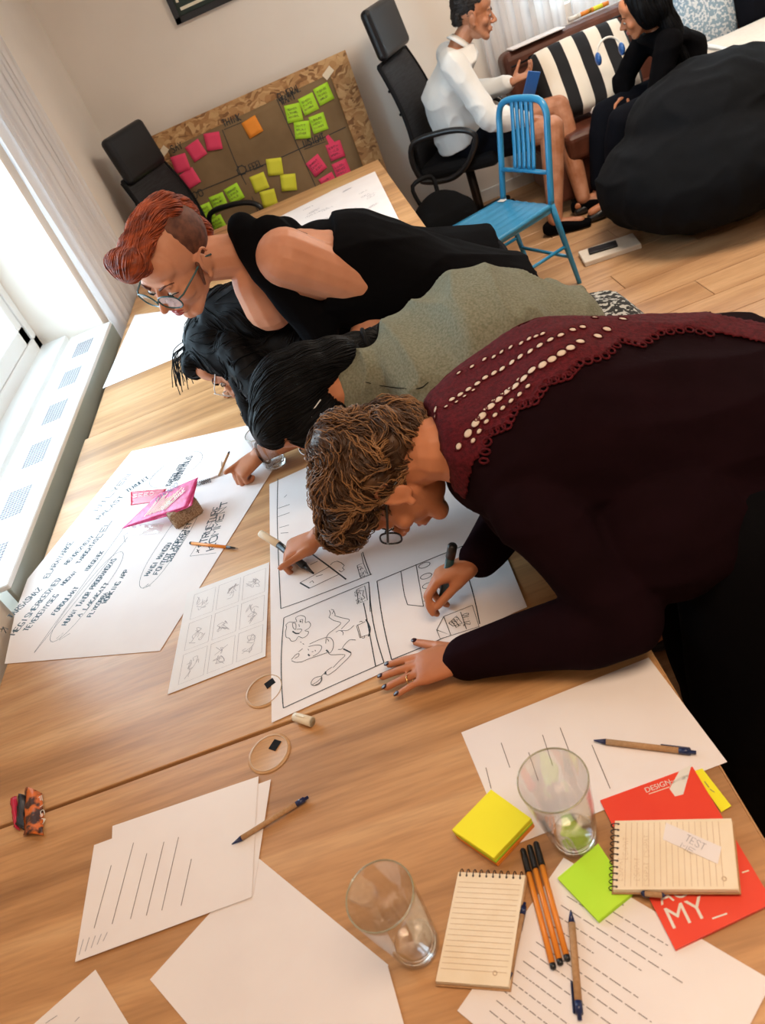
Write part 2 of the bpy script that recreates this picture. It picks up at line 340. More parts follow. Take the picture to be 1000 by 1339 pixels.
# left wall, window recess from y .75 to 3.62
ly0, ly1, lz0, lz1 = 1.68, 3.62, .66, 2.42
wallbox('wall_left', [((XL-.2, (YF+ly0)/2, ZC/2), (.4, ly0-YF, ZC)), ((XL-.2, (ly1+YB)/2, ZC/2), (.4, YB-ly1, ZC)), ((XL-.2, (ly0+ly1)/2, lz0/2), (.4, ly1-ly0, lz0)), ((XL-.2, (ly0+ly1)/2, (lz1+ZC)/2), (.4, ly1-ly0, ZC-lz1))])
wallbox('wall_right', [((XR+.1, 1.6, ZC/2), (.2, 8.3, ZC))])
wallbox('wall_front', [((1.6, YF-.1, ZC/2), (6.6, .2, ZC))])
struct(G().box((1.6, 1.6, ZC+.05), (7.0, 8.5, .1)), 'ceiling', M['ceil'])
struct(G().box((.15, YB-.008, .04), (2.7, .016, .08), bev=.003), 'baseboard_back', M['white_metal'])
def window(name, y0, y1, z0, z1, x, n, axis='Y'):
    t = empty(name, (0, 0, 0)); t['kind'] = 'structure'
    def bb(g, a0, a1, zz0, zz1, th):
        c = ((a0+a1)/2, (zz0+zz1)/2); s = (a1-a0, zz1-zz0)
        if axis == 'Y': g.box((x, c[0], c[1]), (th, s[0], s[1]), bev=.004)
        else: g.box((c[0], x, c[1]), (s[0], th, s[1]), bev=.004)
    g = G(); bb(g, y0, y1, z0, z0+.06, .07); bb(g, y0, y1, z1-.06, z1, .07); bb(g, y0, y0+.06, z0, z1, .07); bb(g, y1-.06, y1, z0, z1, .07); g.obj('window_frame', M['white_metal'], t)
    wd = (y1-y0-.12)/n
    for i in range(n):
        a = y0+.06+wd*i; b = a+wd; g = G()
        for q in ((a+.004, b-.004, z0+.06, z0+.135), (a+.004, b-.004, z1-.135, z1-.06), (a+.004, a+.075, z0+.06, z1-.06), (b-.075, b-.004, z0+.06, z1-.06)): bb(g, *q, .055)
        s = g.obj('sash', M['white_metal'], t)
        g = G(); bb(g, a+.07, b-.07, z0+.13, z1-.13, .006); g.obj('pane', M['pane'], s)
    g = G()
    if axis == 'Y': g.box((x+.035, y0+wd*.9, z0+.5), (.02, .03, .12), bev=.006)
    else: g.box((y0+wd*.9, x-.035, z0+.5), (.03, .02, .12), bev=.006)
    g.obj('window_handle', M['white_plastic'], t)
    return t
window('window_1', ly0, ly1, .80, lz1, -1.56, 2)
window('window_2', wx0, wx1, wz0, wz1, YB+.12, 2, 'X')
# sill cover: pale shelf with vent grilles above a grey-green front board
sc = empty('radiator_cover', (-1.35, 2.2, 0)); tag(sc, 'long white radiator cover with vent grilles beneath the left window', 'radiator cover')
def loc(o, t): o.location = o.location - t.location if False else o.location; o.matrix_parent_inverse = t.matrix_world.inverted(); return o
sc.location = (0, 0, 0)
g = G(); g.box((-1.285, (ly0+ly1)/2, .775), (.21, ly1-ly0-.02, .018), bev=.003); g.obj('shelf', M['white_metal'], sc)
g = G(); g.box((-1.475, (ly0+ly1)/2, .79), (.15, ly1-ly0-.02, .03), bev=.004); g.obj('window_sill', M['white_metal'], sc)
g = G(); g.box((-1.185, (ly0+ly1)/2, .42), (.012, ly1-ly0-.01, .70), bev=.002); o = g.obj('front_board', M['grey_green'], sc); o['label'] = 'grey green front board'
g = G()
for k in range(6):
    yy = 1.76+.31*k; gg = G()
    for i in range(12):
        for j in range(7): gg.box((-1.245-.012*j, yy+.014*i, .7850), (.008, .008, .0012))
    o = gg.obj('vent_grille', M['ink_grey'], sc)
# curtains
def curtain(label, x0, y0, x1, y1, z0, z1, amp, n, group=None, mat_='curtain'):
    g = G(); N = n*8; vs = []; fs = []; d = V((x1-x0, y1-y0, 0)); L = d.length; d.normalize(); nn = V((-d.y, d.x, 0)); K = 10
    for i in range(N+1):
        t = i/N; ph = t*n*2*math.pi
        for k in range(K+1):
            u = k/K; a = amp*(.5+.5*u)*(1+.4*math.sin(3*t*7+u*2)); p = V((x0, y0, 0)) + d*(L*t + .012*math.sin(ph*2+u*3)) + nn*a*math.sin(ph+.5*math.sin(5*u+t*9)); vs.append((p.x, p.y, z1+(z0-z1)*u))
    for i in range(N):
        for k in range(K): a = i*(K+1)+k; fs.append((a, a+1, a+K+2, a+K+1))
    g.add(vs, fs); o = g.obj('curtain', M[mat_]); tag(o, label, 'curtain', group); return o
curtain('white voile curtain hanging at the far end of the left window', -1.165, 3.63, -1.165, 4.35, .05, 2.6, .028, 8)
curtain('white curtain on the back wall behind the seated man', 1.22, YB-.09, 1.75, YB-.09, .10, 2.6, .03, 6)
curtain('bright white curtain behind the brown sofa back', 1.80, YB-.09, 3.9, YB-.09, .5, 2.6, .03, 16)
for i, (q, nm) in enumerate((((-1.17, 2.2, 2.62), 0), ((2.5, YB-.08, 2.62), 1))):
    g = G(); a, b = (V((q[0], 1.5, q[2])), V((q[0], 4.5, q[2]))) if nm == 0 else (V((1.1, q[1], q[2])), V((4.0, q[1], q[2])))
    g.caps(a, b, .012, .012, 10); tag(g.obj('curtain_rail', M['white_metal']), ['white curtain rail above the left window', 'white curtain rail above the back window'][i], 'curtain rail')
for (x, y) in ((.5, .2), (1.7, 3.4)):
    t = empty('ceiling_panel', (x, y, 2.72)); tag(t, 'flat ceiling light panel above the %s' % ('tables' if y < 1 else 'sitting area'), 'ceiling light')
    G().box((0, 0, .012), (1.26, .66, .03), bev=.004).obj('housing', M['white_metal'], t)
# ================================================================ TABLES
TZ = .74
def table(label, x0, x1, y0, y1, z, group=None):
    t = empty('table', ((x0+x1)/2, (y0+y1)/2, 0)); tag(t, label, 'table', group); w, d = x1-x0, y1-y0
    G().box((0, 0, z-.0135), (w-.003, d, .025), bev=.0015).obj('tabletop', M['table'], t)
    for k in (-1, 1): G().box((k*(w/2-.001), 0, z-.0135), (.002, d, .0245)).obj('edge_band', M['table_edge'], t)
    for sx in (-1, 1):
        for sy in (-1, 1): G().box((sx*(w/2-.09), sy*(d/2-.12), (z-.026)/2), (.045, .045, z-.026), bev=.003).obj('leg', M['white_metal'], t)
    for sy in (-1, 1): G().box((0, sy*(d/2-.12), z-.05), (w-.24, .03, .045), bev=.002).obj('crossbar', M['white_metal'], t)
    return t
t1 = table('oak topped table in the foreground carrying the glasses and notebooks', -1.133, .217, -.66, .932, TZ)
t2 = table('oak topped table under the storyboard poster and the flipchart sheet', -1.133, .222, .940, 2.515, TZ)
t3 = table('oak topped table farthest away, ending before the strand board', -1.12, .318, 2.5165, 4.66, TZ)
def grommet(px, py, t, rot):
    c = P(px, py, TZ) - t.location; c.z = TZ
    g = G(); g.lathe([(.0, .0005), (.033, .0009), (.0365, .0018), (.040, .0012), (.041, .0001)], (0, 0, 0), 32); o = g.obj('grommet', M['table_edge'], t); o.location = c
    g = G(); g.box((.012, .012, .0016), (.020, .016, .0012), Matrix.Rotation(rot, 3, 'Z')); o2 = g.obj('cable_slot', M['black_matte'], o)
    g = G(); g.tube([(.036*math.cos(a*.2), .036*math.sin(a*.2), .0018) for a in range(32)], .0009, 5, closed=True); g.obj('grommet_groove', M['ink_tan'], o)
grommet(352, 985, t1, .9); grommet(346, 903, t2, .4)
# ================================================================ SHEETS OF PAPER
def sheet(label, pts, z, m='paper', px=True, group=None, name='paper_sheet', th=.0003, curl=0):
    pts = [P(*p, z) for p in pts] if px else [V((p[0], p[1], z)) for p in pts]
    g = G()
    if len(pts) == 4:                      # gridded so it can lie slightly wavy
        vs = []; N = 10
        sd = rnd.random()*9
        for lay in (0, -th):
            for i in range(N+1):
                for j in range(N+1):
                    u, v = i/N, j/N; p = pts[0]*(1-u)*(1-v)+pts[1]*u*(1-v)+pts[2]*u*v+pts[3]*(1-u)*v
                    vs.append(p + UP*(lay + curl*(max(0, abs(u-.5)*2-.6)**2)*(1+math.sin(sd+v*5))))
        K = (N+1)**2; fs = []
        for i in range(N):
            for j in range(N):
                a = i*(N+1)+j; fs.append((a, a+1, a+N+2, a+N+1)); fs.append((K+a, K+a+N+1, K+a+N+2, K+a+1))
        ring = [i*(N+1) for i in range(N+1)]+[N*(N+1)+j for j in range(1, N+1)]+[i*(N+1)+N for i in range(N-1, -1, -1)]+[j for j in range(N-1, 0, -1)]
        for i in range(len(ring)): a, b = ring[i], ring[(i+1) % len(ring)]; fs.append((a, b, b+K, a+K))
        g.add(vs, fs, False)
    else: g.prism([p-UP*th for p in pts], th)
    o = g.obj(name, M[m]); tag(o, label, 'paper', group); return o
def ink(o, z, paths, name='drawing', m='ink', w=.0016, off=None, sm=False):
    g = G()
    for pth in paths:
        pp = [P(*(off(*q) if off else q), z) for q in pth]
        if sm: pp = smooth_path(pp, 3)
        stroke(g, pp, UP, w, .0004)
    k = g.obj(name, M[m], o); return k
def para(c0, cx, cy):                      # rectangle: corner px, two adjacent corner px
    a, b, c = P(*c0, TZ), P(*cx, TZ), P(*cy, TZ); return [a, b, b+c-a, c]
Z = TZ + .0005
fc = sheet('large white flipchart sheet covered in dark handwriting under the pink snack packet', [(172, 590), (404, 538), (209, 851), (6, 868), (20, 800), (36, 757)], Z, name='flipchart_sheet')
o7 = lambda x, y: (.36*x, 650+.36*y)
o4 = lambda x, y: (.3885*x, 380+.3885*y)
g = G()
TX = [('TARSASHAZ', o7, (42, 440), (156, 332), 22), ('MEGISMERKEDNED', o7, (55, 500), (228, 292), 19), ('TEVEKENYSEG', o7, (100, 487), (216, 352), 17), ('ELARAVARKE', o7, (176, 292), (270, 158), 18), ('HOGYAN', o7, (232, 320), (280, 272), 14),
      ('FORDULHAT', o7, (200, 428), (290, 325), 15), ('RENDEZVENY', o7, (245, 245), (345, 140), 15), ('TAROGATAS', o7, (290, 240), (360, 150), 14), ('IDEGENEK', o7, (318, 270), (380, 195), 14),
      ('HUMAN TANOR PROGRAMOZAS', o7, (240, 465), (425, 222), 15), ('A LAKAKATT', o7, (292, 435), (400, 310), 14), ('FLYKORRA', o7, (330, 435), (395, 345), 13), ('WORKING APP', o7, (385, 385), (470, 262), 14),
      ('HANGI HANGSU', o7, (540, 285), (625, 165), 14), ('FONTOT KORZETET', o7, (572, 280), (700, 90), 14), ('SZOLGALTATAS', o7, (620, 235), (690, 120), 13), ('AUTOMATIZALAS', o4, (600, 640), (650, 555), 22), ('KAPCSOLATOT', o4, (575, 655), (625, 580), 20),
      ('STRUCTURE', o4, (690, 860), (745, 720), 20), ('KOMMENT', o4, (720, 870), (770, 700), 20), ('CEL', o4, (340, 830), (380, 770), 18), ('MILYEN', o4, (330, 740), (445, 615), 20), ('TERULET', o4, (430, 680), (505, 630), 20), ('PALAST', o4, (335, 770), (420, 690), 18)]
for s_, of, a, b, h in TX:
    A, B = P(*of(*a), Z), P(*of(*b), Z); d = (B-A).normalized(); u = V((-d.y, d.x, 0)); write(g, s_, A, B, u, h*.36*.0030, UP, .0036)
g.obj('handwriting', M['ink_blue'], fc)
def loop(c0, c1, wd, n=26):               # elongated outline between two px points
    a, b = V(c0), V(c1); d = b-a; L = d.length; d = d/L; nrm_ = V((-d.y, d.x)); c = (a+b)/2; out = []
    for i in range(n+1):
        q = 2*math.pi*i/n; out.append(tuple(c + d*math.copysign(abs(math.cos(q))**.7, math.cos(q))*L/2 + nrm_*math.sin(q)*wd/2))
    return out
ink(fc, Z, [[o7(*p) for p in loop((185, 525), (445, 200), 62)], [o7(*p) for p in loop((512, 330), (720, 20), 70)], [o4(*p) for p in loop((505, 655), (680, 550), 60)], [(45, 853), (162, 690)], [o4(115, 1220), o4(430, 830)], [o4(500, 640), o4(610, 530)],
            [o7(690, 215), o7(785, 203)], [o7(690, 215), o7(790, 60)], [o7(455, 165), o7(450, 140), o7(480, 120)], [o7(205, 515), o7(230, 492), o7(215, 520), o7(255, 495)], [o7(520, 330), o7(540, 315), o7(530, 325), o7(548, 322)]], 'pen_outline', 'ink_blue', .0012)
ink(fc, Z, [[(8, 828), (4, 820), (11, 823)], [o7(712, 200), o7(725, 192)], [o7(716, 190), o7(722, 203)], [o7(0, 480), o7(18, 478)], [o7(5, 490), o7(12, 470)]], 'pen_mark', 'ink', .0024)
sk = sheet('A4 sheet with a faint pencil storyboard between flipchart sheet and poster', [(245, 775), (352, 735), (347, 858), (219, 908)], Z+.0006, 'paper_warm')
g = G()
def inq(q, u, v): a, b, c, d = q; return a*(1-u)*(1-v)+b*u*(1-v)+c*u*v+d*(1-u)*v
Q = [P(*p, Z+.0006) for p in ((245, 775), (352, 735), (347, 858), (219, 908))]
for (u, v) in ((.1, .06), (.4, .06), (.7, .06), (.1, .37), (.4, .37), (.7, .37), (.1, .68), (.4, .68), (.7, .68)):
    stroke(g, [inq(Q, u+a*.26, v+b*.27) for a, b in ((0, 0), (1, 0), (1, 1), (0, 1), (0, 0))], UP, .0007)
    for k in range(5):
        uu, vv = u+rnd.uniform(.02, .14), v+rnd.uniform(.03, .16); stroke(g, smooth_path([inq(Q, uu+rnd.uniform(0, .10), vv+rnd.uniform(0, .10)) for _ in range(5)], 3), UP, .0009)
g.obj('pencil_drawing', M['ink_grey'], sk)
# --- the storyboard poster
PZt = Z+.0012
A = P(355, 945, PZt); B = P(686, 795, PZt); dx = (B-A).normalized(); dy = V((-dx.y, dx.x, 0))*1.0; A2 = P(352, 622, PZt); dy = (A2-A).normalized()
po = sheet('large white poster with hand drawn storyboard frames under the bent women', [tuple(p)[:2] for p in (A, A+dx*.515, A+dx*.515+dy*.80, A+dy*.80)], PZt, px=False, name='storyboard_poster')
c5 = lambda x, y: (340+.4*x, 450+.4*y)
c4 = lambda x, y: (340+.18*x, 620+.18*y)
c6 = lambda x, y: (360+.14*x, 780+.14*y)
ch = lambda x, y: (480+.22*x, 660+.22*y)
ink(po, PZt, [[c5(*q) for q in s] for s in ([(58, 440), (56, 560), (60, 700), (68, 865)], [(68, 865), (160, 832), (365, 752)], [(335, 680), (350, 725), (362, 755)], [(78, 895), (200, 842), (355, 778)], [(78, 895), (70, 1000), (70, 1100), (76, 1190)], [(76, 1190), (240, 1115), (405, 1042)],
     [(355, 778), (365, 880), (382, 965), (405, 1042)], [(338, 845), (352, 915), (365, 985), (378, 1055)], [(382, 775), (520, 718), (668, 658)], [(382, 775), (395, 870), (410, 950), (430, 1032)], [(430, 1032), (545, 985), (600, 960)], [(660, 660), (675, 740), (700, 830), (718, 915)])], 'storyboard_frame', 'ink', .0021, sm=True)
ink(po, PZt, [[c4(*q) for q in s] for s in ([(130, 250), (215, 220)], [(130, 310), (215, 280)], [(400, 730), (500, 675)], [(290, 790), (400, 730)], [(360, 830), (570, 730)], [(510, 660), (530, 642), (560, 633), (590, 645), (612, 665), (598, 682), (612, 695), (590, 712), (572, 700)],
     [(705, 665), (750, 645), (785, 730), (728, 750), (705, 665)], [(735, 575), (750, 645)], [(700, 840), (760, 812), (780, 915), (715, 938), (700, 840)], [(750, 940), (765, 1000)], [(790, 785), (800, 1000)], [(365, 660), (420, 632)], [(140, 390), (210, 370)], [(150, 430), (205, 425)],
     [(175, 170), (195, 150)], [(730, 700), (735, 672), (748, 690)], [(742, 732), (760, 700), (772, 722)], [(730, 850), (752, 845), (745, 880), (762, 900), (735, 915)], [(405, 745), (455, 730)], [(360, 790), (380, 775), (390, 790)])] +
    [[ch(*q) for q in s] for s in ([(200, 395), (210, 470), (222, 540), (240, 595)], [(240, 595), (335, 605)], [(290, 355), (305, 440), (335, 605)], [(335, 575), (435, 530)], [(455, 665), (625, 598), (665, 725), (435, 798), (413, 745), (455, 665)], [(455, 665), (497, 775), (413, 745)], [(555, 638), (590, 740)],
     [(485, 705), (530, 662), (565, 705), (510, 722), (485, 705)], [(500, 690), (530, 730), (555, 715)], [(515, 680), (545, 720)])] +
    [[ch(x+rx*math.cos(t*.5), y+rx*.45*math.sin(t*.5)-.3*rx*math.cos(t*.5)) for t in range(14)] for x, y, rx in ((340, 360, 34), (350, 425, 34), (362, 480, 34), (378, 525, 34))], 'storyboard_drawing', 'ink', .0016)
ink(po, PZt, [[c4(370, 575), c4(500, 670), c4(625, 765)], [c4(290, 790), c4(360, 830)], [c5(338, 850), c5(352, 960)]][:2], 'bold_line', 'ink', .0035)
g = G()
for s_, a, b, h in (('2110', ch(645, 712), ch(590, 728), .0), ):
    pass
write(g, '21:10', P(*ch(612, 712), PZt), P(*ch(602, 640), PZt), V((-1, 0, 0)), .012, UP, .0015); write(g, 'TEJ', P(*ch(520, 712), PZt), P(*ch(548, 672), PZt), V((-1, 1, 0)), .008, UP, .0012)
write(g, '20:50', P(*c4(745, 930), PZt), P(*c4(722, 835), PZt), V((-1, 0, 0)), .012, UP, .0013); write(g, '20:11', P(*c4(760, 742), PZt), P(*c4(728, 660), PZt), V((-1, 0, 0)), .009, UP, .0013)
g.obj('storyboard_lettering', M['ink'], po)
ink(po, PZt, [[c6(*q) for q in s] for s in (
    [(500, 195), (545, 225), (612, 248), (560, 300), (500, 345), (478, 380)], [(555, 180), (620, 200), (692, 218), (660, 260), (615, 305)], [(500, 195), (515, 160), (503, 130)], [(530, 165), (545, 130), (520, 122)], [(545, 135), (558, 165), (555, 182)], [(615, 320), (680, 315), (735, 270)], [(565, 335), (600, 318), (632, 335), (630, 362)],
    [(470, 385), (510, 385), (540, 420), (540, 480), (515, 525), (490, 520)], [(320, 445), (400, 408), (475, 382)], [(310, 470), (370, 455), (425, 460), (430, 490), (400, 530), (350, 560)], [(240, 615), (320, 580), (400, 555), (495, 520)], [(150, 600), (190, 615), (245, 612)], [(150, 590), (190, 545), (220, 535), (215, 560), (180, 580)],
    [(215, 520), (255, 488)], [(475, 390), (470, 440)], [(485, 395), (500, 420)], [(495, 520), (520, 545), (650, 545), (600, 600), (540, 665)], [(635, 490), (705, 525), (680, 575), (560, 690)], [(585, 495), (620, 492), (640, 460), (690, 408), (750, 408)], [(560, 690), (490, 735), (475, 700), (530, 660)], [(470, 705), (430, 745)],
    [(430, 745), (370, 760), (335, 800), (345, 830), (400, 825), (435, 780), (430, 745)], [(345, 825), (400, 790), (435, 750)], [(370, 830), (420, 800), (432, 755)], [(760, 270), (790, 260), (840, 235)], [(790, 388), (840, 365), (872, 360)], [(758, 275), (790, 388)], [(770, 270), (800, 380)], [(785, 240), (800, 232), (815, 240)], [(810, 388), (828, 390), (835, 370)],
    [(95, 325), (105, 290), (100, 265), (130, 240), (165, 240), (200, 235), (190, 200), (235, 178), (280, 195), (280, 245), (310, 235), (330, 265), (310, 300), (275, 320), (310, 330), (295, 365), (255, 388), (215, 375), (190, 410), (150, 418), (130, 390), (100, 380), (95, 325)],
    [(160, 250), (190, 255), (190, 310), (165, 290), (160, 250)], [(225, 225), (255, 215), (250, 250)], [(220, 260), (225, 285)], [(160, 330), (210, 350), (245, 320), (240, 305), (200, 308)], [(232, 425), (245, 430)], [(255, 440), (268, 448)], [(305, 490), (312, 505)], [(370, 500), (376, 512)], [(340, 518), (355, 515)], [(310, 545), (325, 552)])], 'figure_drawing', 'ink', .0013, sm=True)
ink(po, PZt, [[c6(*q) for q in s] for s in ([(845, 215), (870, 260), (885, 310), (870, 375)], [(635, 490), (705, 525)], [(230, 230), (240, 240)], [(305, 540), (320, 556)], [(160, 325), (190, 345), (225, 345)], [(475, 500), (495, 520)], [(470, 700), (465, 730)])], 'bold_line', 'ink', .003, sm=True)
# --- A4 sheets on the near table
sheet('white A4 sheet peeking out above the lined answer sheet, topmost left', [(147, 1080), (338, 1015), (330, 1165), (140, 1235)], Z+.0014)
sheet('white A4 sheet edge peeking out right of the lined answer sheet', [(175, 1085), (354, 1019), (331, 1170), (150, 1235)], Z+.0007)
s1 = sheet('A4 sheet with six ruled answer lines in front of the kraft pen', [(123, 1105), (336, 1026), (329, 1173), (98, 1258)], Z+.0021)
k7 = lambda x, y: (.56*x, 850+.56*y)
ink(s1, Z+.0021, [[k7(*q) for q in s] for s in ([(260, 503), (220, 650)], [(312, 450), (262, 640)], [(343, 475), (305, 628)], [(383, 448), (342, 620)], [(417, 437), (378, 608)], [(447, 488), (423, 597)])], 'ruled_lines', 'ink_soft', .0013)
ink(s1, Z+.0021, [[k7(185+14*i, 712-8*i), k7(195+14*i, 675-4*i)] for i in range(5)], 'printed_text', 'ink_grey', .0012)
def sheet_par(label, c0, cx, cy, z, m='paper', name='paper_sheet'):
    q = para(c0, cx, cy); return sheet(label, [tuple(p)[:2] for p in q], z, m, px=False, name=name), [V((p.x, p.y, z)) for p in q]
sheet_par('blank white sheet under the left tumbler, bottom right one', (507, 1262), (372, 1330), (532, 1352), Z+.0014)
sheet_par('large blank white sheet with its corner under the lined answer sheet', (339, 1123), (196, 1281), (508, 1262), Z)
o_, q_ = sheet_par('blank sheet corner at the bottom left of the near table', (125, 1268), (40, 1343), (178, 1355), Z)
ink(o_, Z, [[(60, 1338), (75, 1328)], [(98, 1336), (104, 1330)]], 'printed_text', 'ink_grey', .0012)
s2, q2 = sheet_par('A4 sheet with ruled lines at the table edge under the kraft pen', (603, 958), (848, 860), (665, 1108), Z)
k8 = lambda x, y: (430+.57*x, 850+.57*y)
ink(s2, Z, [[k8(*q) for q in s] for s in ([(395, 213), (415, 270)], [(360, 270), (372, 318)], [(458, 235), (480, 300)], [(490, 195), (513, 265)], [(530, 178), (552, 235)], [(603, 218), (645, 318)])], 'ruled_lines', 'ink_soft', .0012)
s3, q3 = sheet_par('printed questionnaire sheet beneath the orange fineliners', (737, 1122), (598, 1322), (1010, 1283), Z+.0007)
g = G(); q3b = [p.copy() for p in q3]
for r in range(15):
    u0 = .30 + .045*r; v = .1
    L = rnd.uniform(.45, .85) if r % 5 else .3; a = inq(q3, .06+.9*(r/15), .12); b = inq(q3, .06+.9*(r/15), .12+L*.8)
    # broken word strokes along the line
    t = 0
    while t < 1:
        e = min(1, t+rnd.uniform(.04, .12)); stroke(g, [a.lerp(b, t), a.lerp(b, e)], UP, .0011); t = e+.02
g.obj('printed_text', M['ink_soft'], s3)
fp = sheet('white sheet on the far table below the redheaded woman\'s glasses', [(176, 412), (134, 508), (268, 452), (300, 395)], Z)
f1 = sheet('sheet of handwritten notes on the far table, left of the pair', [(366, 283), (445, 244), (478, 300), (400, 330)], Z)
f2 = sheet('sheet of handwritten notes on the far table, right of the pair', [(432, 250), (490, 224), (522, 288), (466, 306)], Z+.0009)
g = G(); 
for k in range(9):
    a = P(395+rnd.uniform(0, 30), 275+rnd.uniform(0, 20), Z); write(g, 'NOTES', a, a+V((.06, .01, 0)), V((0, 1, 0)), .02, UP, .002)
g.obj('handwriting', M['ink_grey'], f1)
g = G()
for k in range(12):
    a = P(445+rnd.uniform(0, 45), 250+rnd.uniform(0, 30), Z+.0009); write(g, 'IDEA', a, a+V((.05, .02, 0)), V((0, 1, 0)), .02, UP, .002)
g.obj('handwriting', M['ink_grey'], f2)
# ================================================================ SMALL THINGS ON THE TABLES
def basis(p0, p1, zr=UP):
    d = (p1-p0).normalized(); s = zr.cross(d).normalized(); return Matrix((s, d, s.cross(d))).transposed()   # cols: side, along, up
def kraft_pen(label, a, b, z, roll=0, parent=None, name='ballpoint_pen', r=.0046):
    p0, p1 = (P(*a, z+r), P(*b, z+r)) if len(a) == 2 else (V(a), V(b)); L = (p1-p0).length; d = (p1-p0)/L; t = empty(name, p0) if parent is None else None
    base = p0 if t else V((0, 0, 0)); o0 = V((0, 0, 0)) if t else p0; R = basis(p0, p1); s = R @ V((math.sin(roll), 0, math.cos(roll)))
    if t: tag(t, label, 'pen'); par = t
    else: par = G().tube([o0+d*L*.13, o0+d*L*.84], r*.97, 16).obj(name, M['kraft'], parent); par['label'] = label
    if t: G().tube([o0+d*L*.13, o0+d*L*.84], r*.97, 16).obj('barrel', M['kraft'], par)
    G().tube([o0, o0+d*L*.02, o0+d*L*.13], [.0008, .0014, r], 14).obj('tip', M['navy_plastic'], par)
    G().tube([o0+d*L*.84, o0+d*L*.95, o0+d*L*.95, o0+d*L], [r*1.02, r, r*.6, r*.55], 14).obj('clicker', M['navy_plastic'], par)
    G().box(o0+d*L*.80+s*(r+.0022), (.0045, L*.28, .0015), Matrix((s.cross(d), d, s)).transposed(), bev=.0005).obj('clip', M['navy_plastic'], par)
    return par
kraft_pen('brown kraft ballpoint pen with dark tip pointing at the lined answer sheet', (303, 1104), (403, 1042), TZ+.002, .9)
kraft_pen('brown kraft ballpoint pen lying on the sheet at the right table edge', (776, 968), (910, 984), TZ+.001, 1.2)
kraft_pen('brown kraft ballpoint pen next to the three orange fineliners', (746, 1190), (758, 1334), TZ+.0015, -1.2)
def fineliner(label, a, b, z, cap=True, group=None):
    r = .0040; p0, p1 = (P(*a, z+r), P(*b, z+r)) if len(a) == 2 else (V(a), V(b)); L = (p1-p0).length; d = (p1-p0)/L; t = empty('fineliner_pen', p0); tag(t, label, 'pen', group); O = V((0, 0, 0))
    G().tube([d*L*.22, d*L*.955], r, 6).obj('barrel', M['orange_plastic'], t)
    if cap:
        G().tube([O, d*.002, d*L*.22], [r*.7, r*1.02, r*1.12], 14).obj('cap', M['black_plastic'], t)
        G().box(d*L*.11+UP*(r*1.25), (.003, L*.2, .0014), basis(p0, p1), bev=.0004).obj('clip', M['black_plastic'], t)
    else: G().tube([O, d*L*.06, d*L*.06, d*L*.22], [.0005, .001, r*.5, r], 12).obj('tip', M['black_plastic'], t)
    G().tube([d*L*.955, d*L*.99, d*L], [r*1.02, r*.95, r*.5], 12).obj('end_plug', M['black_plastic'], t)
    return t
for k, nm in enumerate(('left', 'middle', 'right')):
    fineliner('capped orange fineliner pen, %s one of three side by side' % nm, (683+k*8.6, 1110-k*4.5), (724+k*9.2, 1268-k*5.5), TZ+.001)
fineliner('orange fineliner pen lying across the edge of the flipchart sheet', (311, 717), (248, 710), TZ+.001, False)
def notebook(label, corners, z0, th, ring_edge, rings, ruled, penpos, gpen):
    """corners px of the top page: ring edge is corners[0]->corners[1]"""
    zt = z0+th; q = [P(*c, zt) for c in corners]; c0 = sum(q, V())/4; t = empty('spiral_notebook', (c0.x, c0.y, z0)); tag(t, label, 'notebook'); L = lambda p: p - t.location
    q = [L(p) for p in q]; down = UP*-1
    def ins(f, dz): return [p + (q[(0+2) % 4]-q[0])*0 + UP*dz + (p-sum(q, V())/4)*f for p in q]
    G().prism([p - UP*(th-.0005) for p in ins(.035, 0)], .0016).obj('back_cover', M['kraft'], t)
    pg = G(); n = 7
    for i in range(n): pg.prism([p - UP*(th*.80*(1-i/n)) + V((rnd.uniform(-.0006, .0006), rnd.uniform(-.0006, .0006), 0)) for p in q], th*.8/n*.92)
    pages = pg.obj('page_block', M['cream'], t)
    g = G(); e = q[1]-q[0]; inn = (q[3]-q[0]).normalized()
    for i in range(rings):
        c = q[0] + e*((i+.6)/rings) + inn*.001 - UP*th*.45; rr = th*.62; g.tube([c + inn*(math.cos(a)*rr) + UP*math.sin(a)*rr for a in [k*.5236 for k in range(12)]], .0007, 5, closed=True)
    g.obj('spiral_binding', M['dark_metal'], t)
    g = G()
    for i in range(rings): c = q[0] + e*((i+.6)/rings) + inn*.0045; g.prism([c + V((.0016*math.cos(a), .0016*math.sin(a), .00015)) for a in [k*.785 for k in range(8)]], .0001)
    g.obj('punched_holes', M['ink_soft'], pages)
    g = G()
    for i in range(ruled):
        f = .10+.84*i/ruled; a = q[0].lerp(q[3], f); b = q[1].lerp(q[2], f); stroke(g, [a.lerp(b, .04), a.lerp(b, .96)], UP, .0006, .0003)
    g.obj('ruled_lines', M['ink_tan'], pages)
    g = G(); c = inq(q, *penpos[2]); stroke(g, [c + V((.0025*math.cos(a), .0025*math.sin(a), 0)) for a in [k*.6 for k in range(12)]], UP, .0012, .0004); g.obj('printed_emblem', M['ink_tan'], pages)
    a, b = penpos[0], penpos[1]; pa = L(P(*a, z0+.006)); pb = L(P(*b, z0+.006)); kraft_pen('kraft pen tucked in the loop beside the cover', tuple(pa), tuple(pb), 0, parent=t, name='tucked_pen', r=.0035)
    return t, q, pages
nb1, qn1, _p = notebook('upright cream spiral notebook with blank ruled pages, left of the fineliners', [(686, 1144), (599, 1140), (569, 1283), (664, 1290)], TZ+.0012, .011, 0, 10, 17, ((664, 1286), (686, 1180), (.20, .90)), 1)
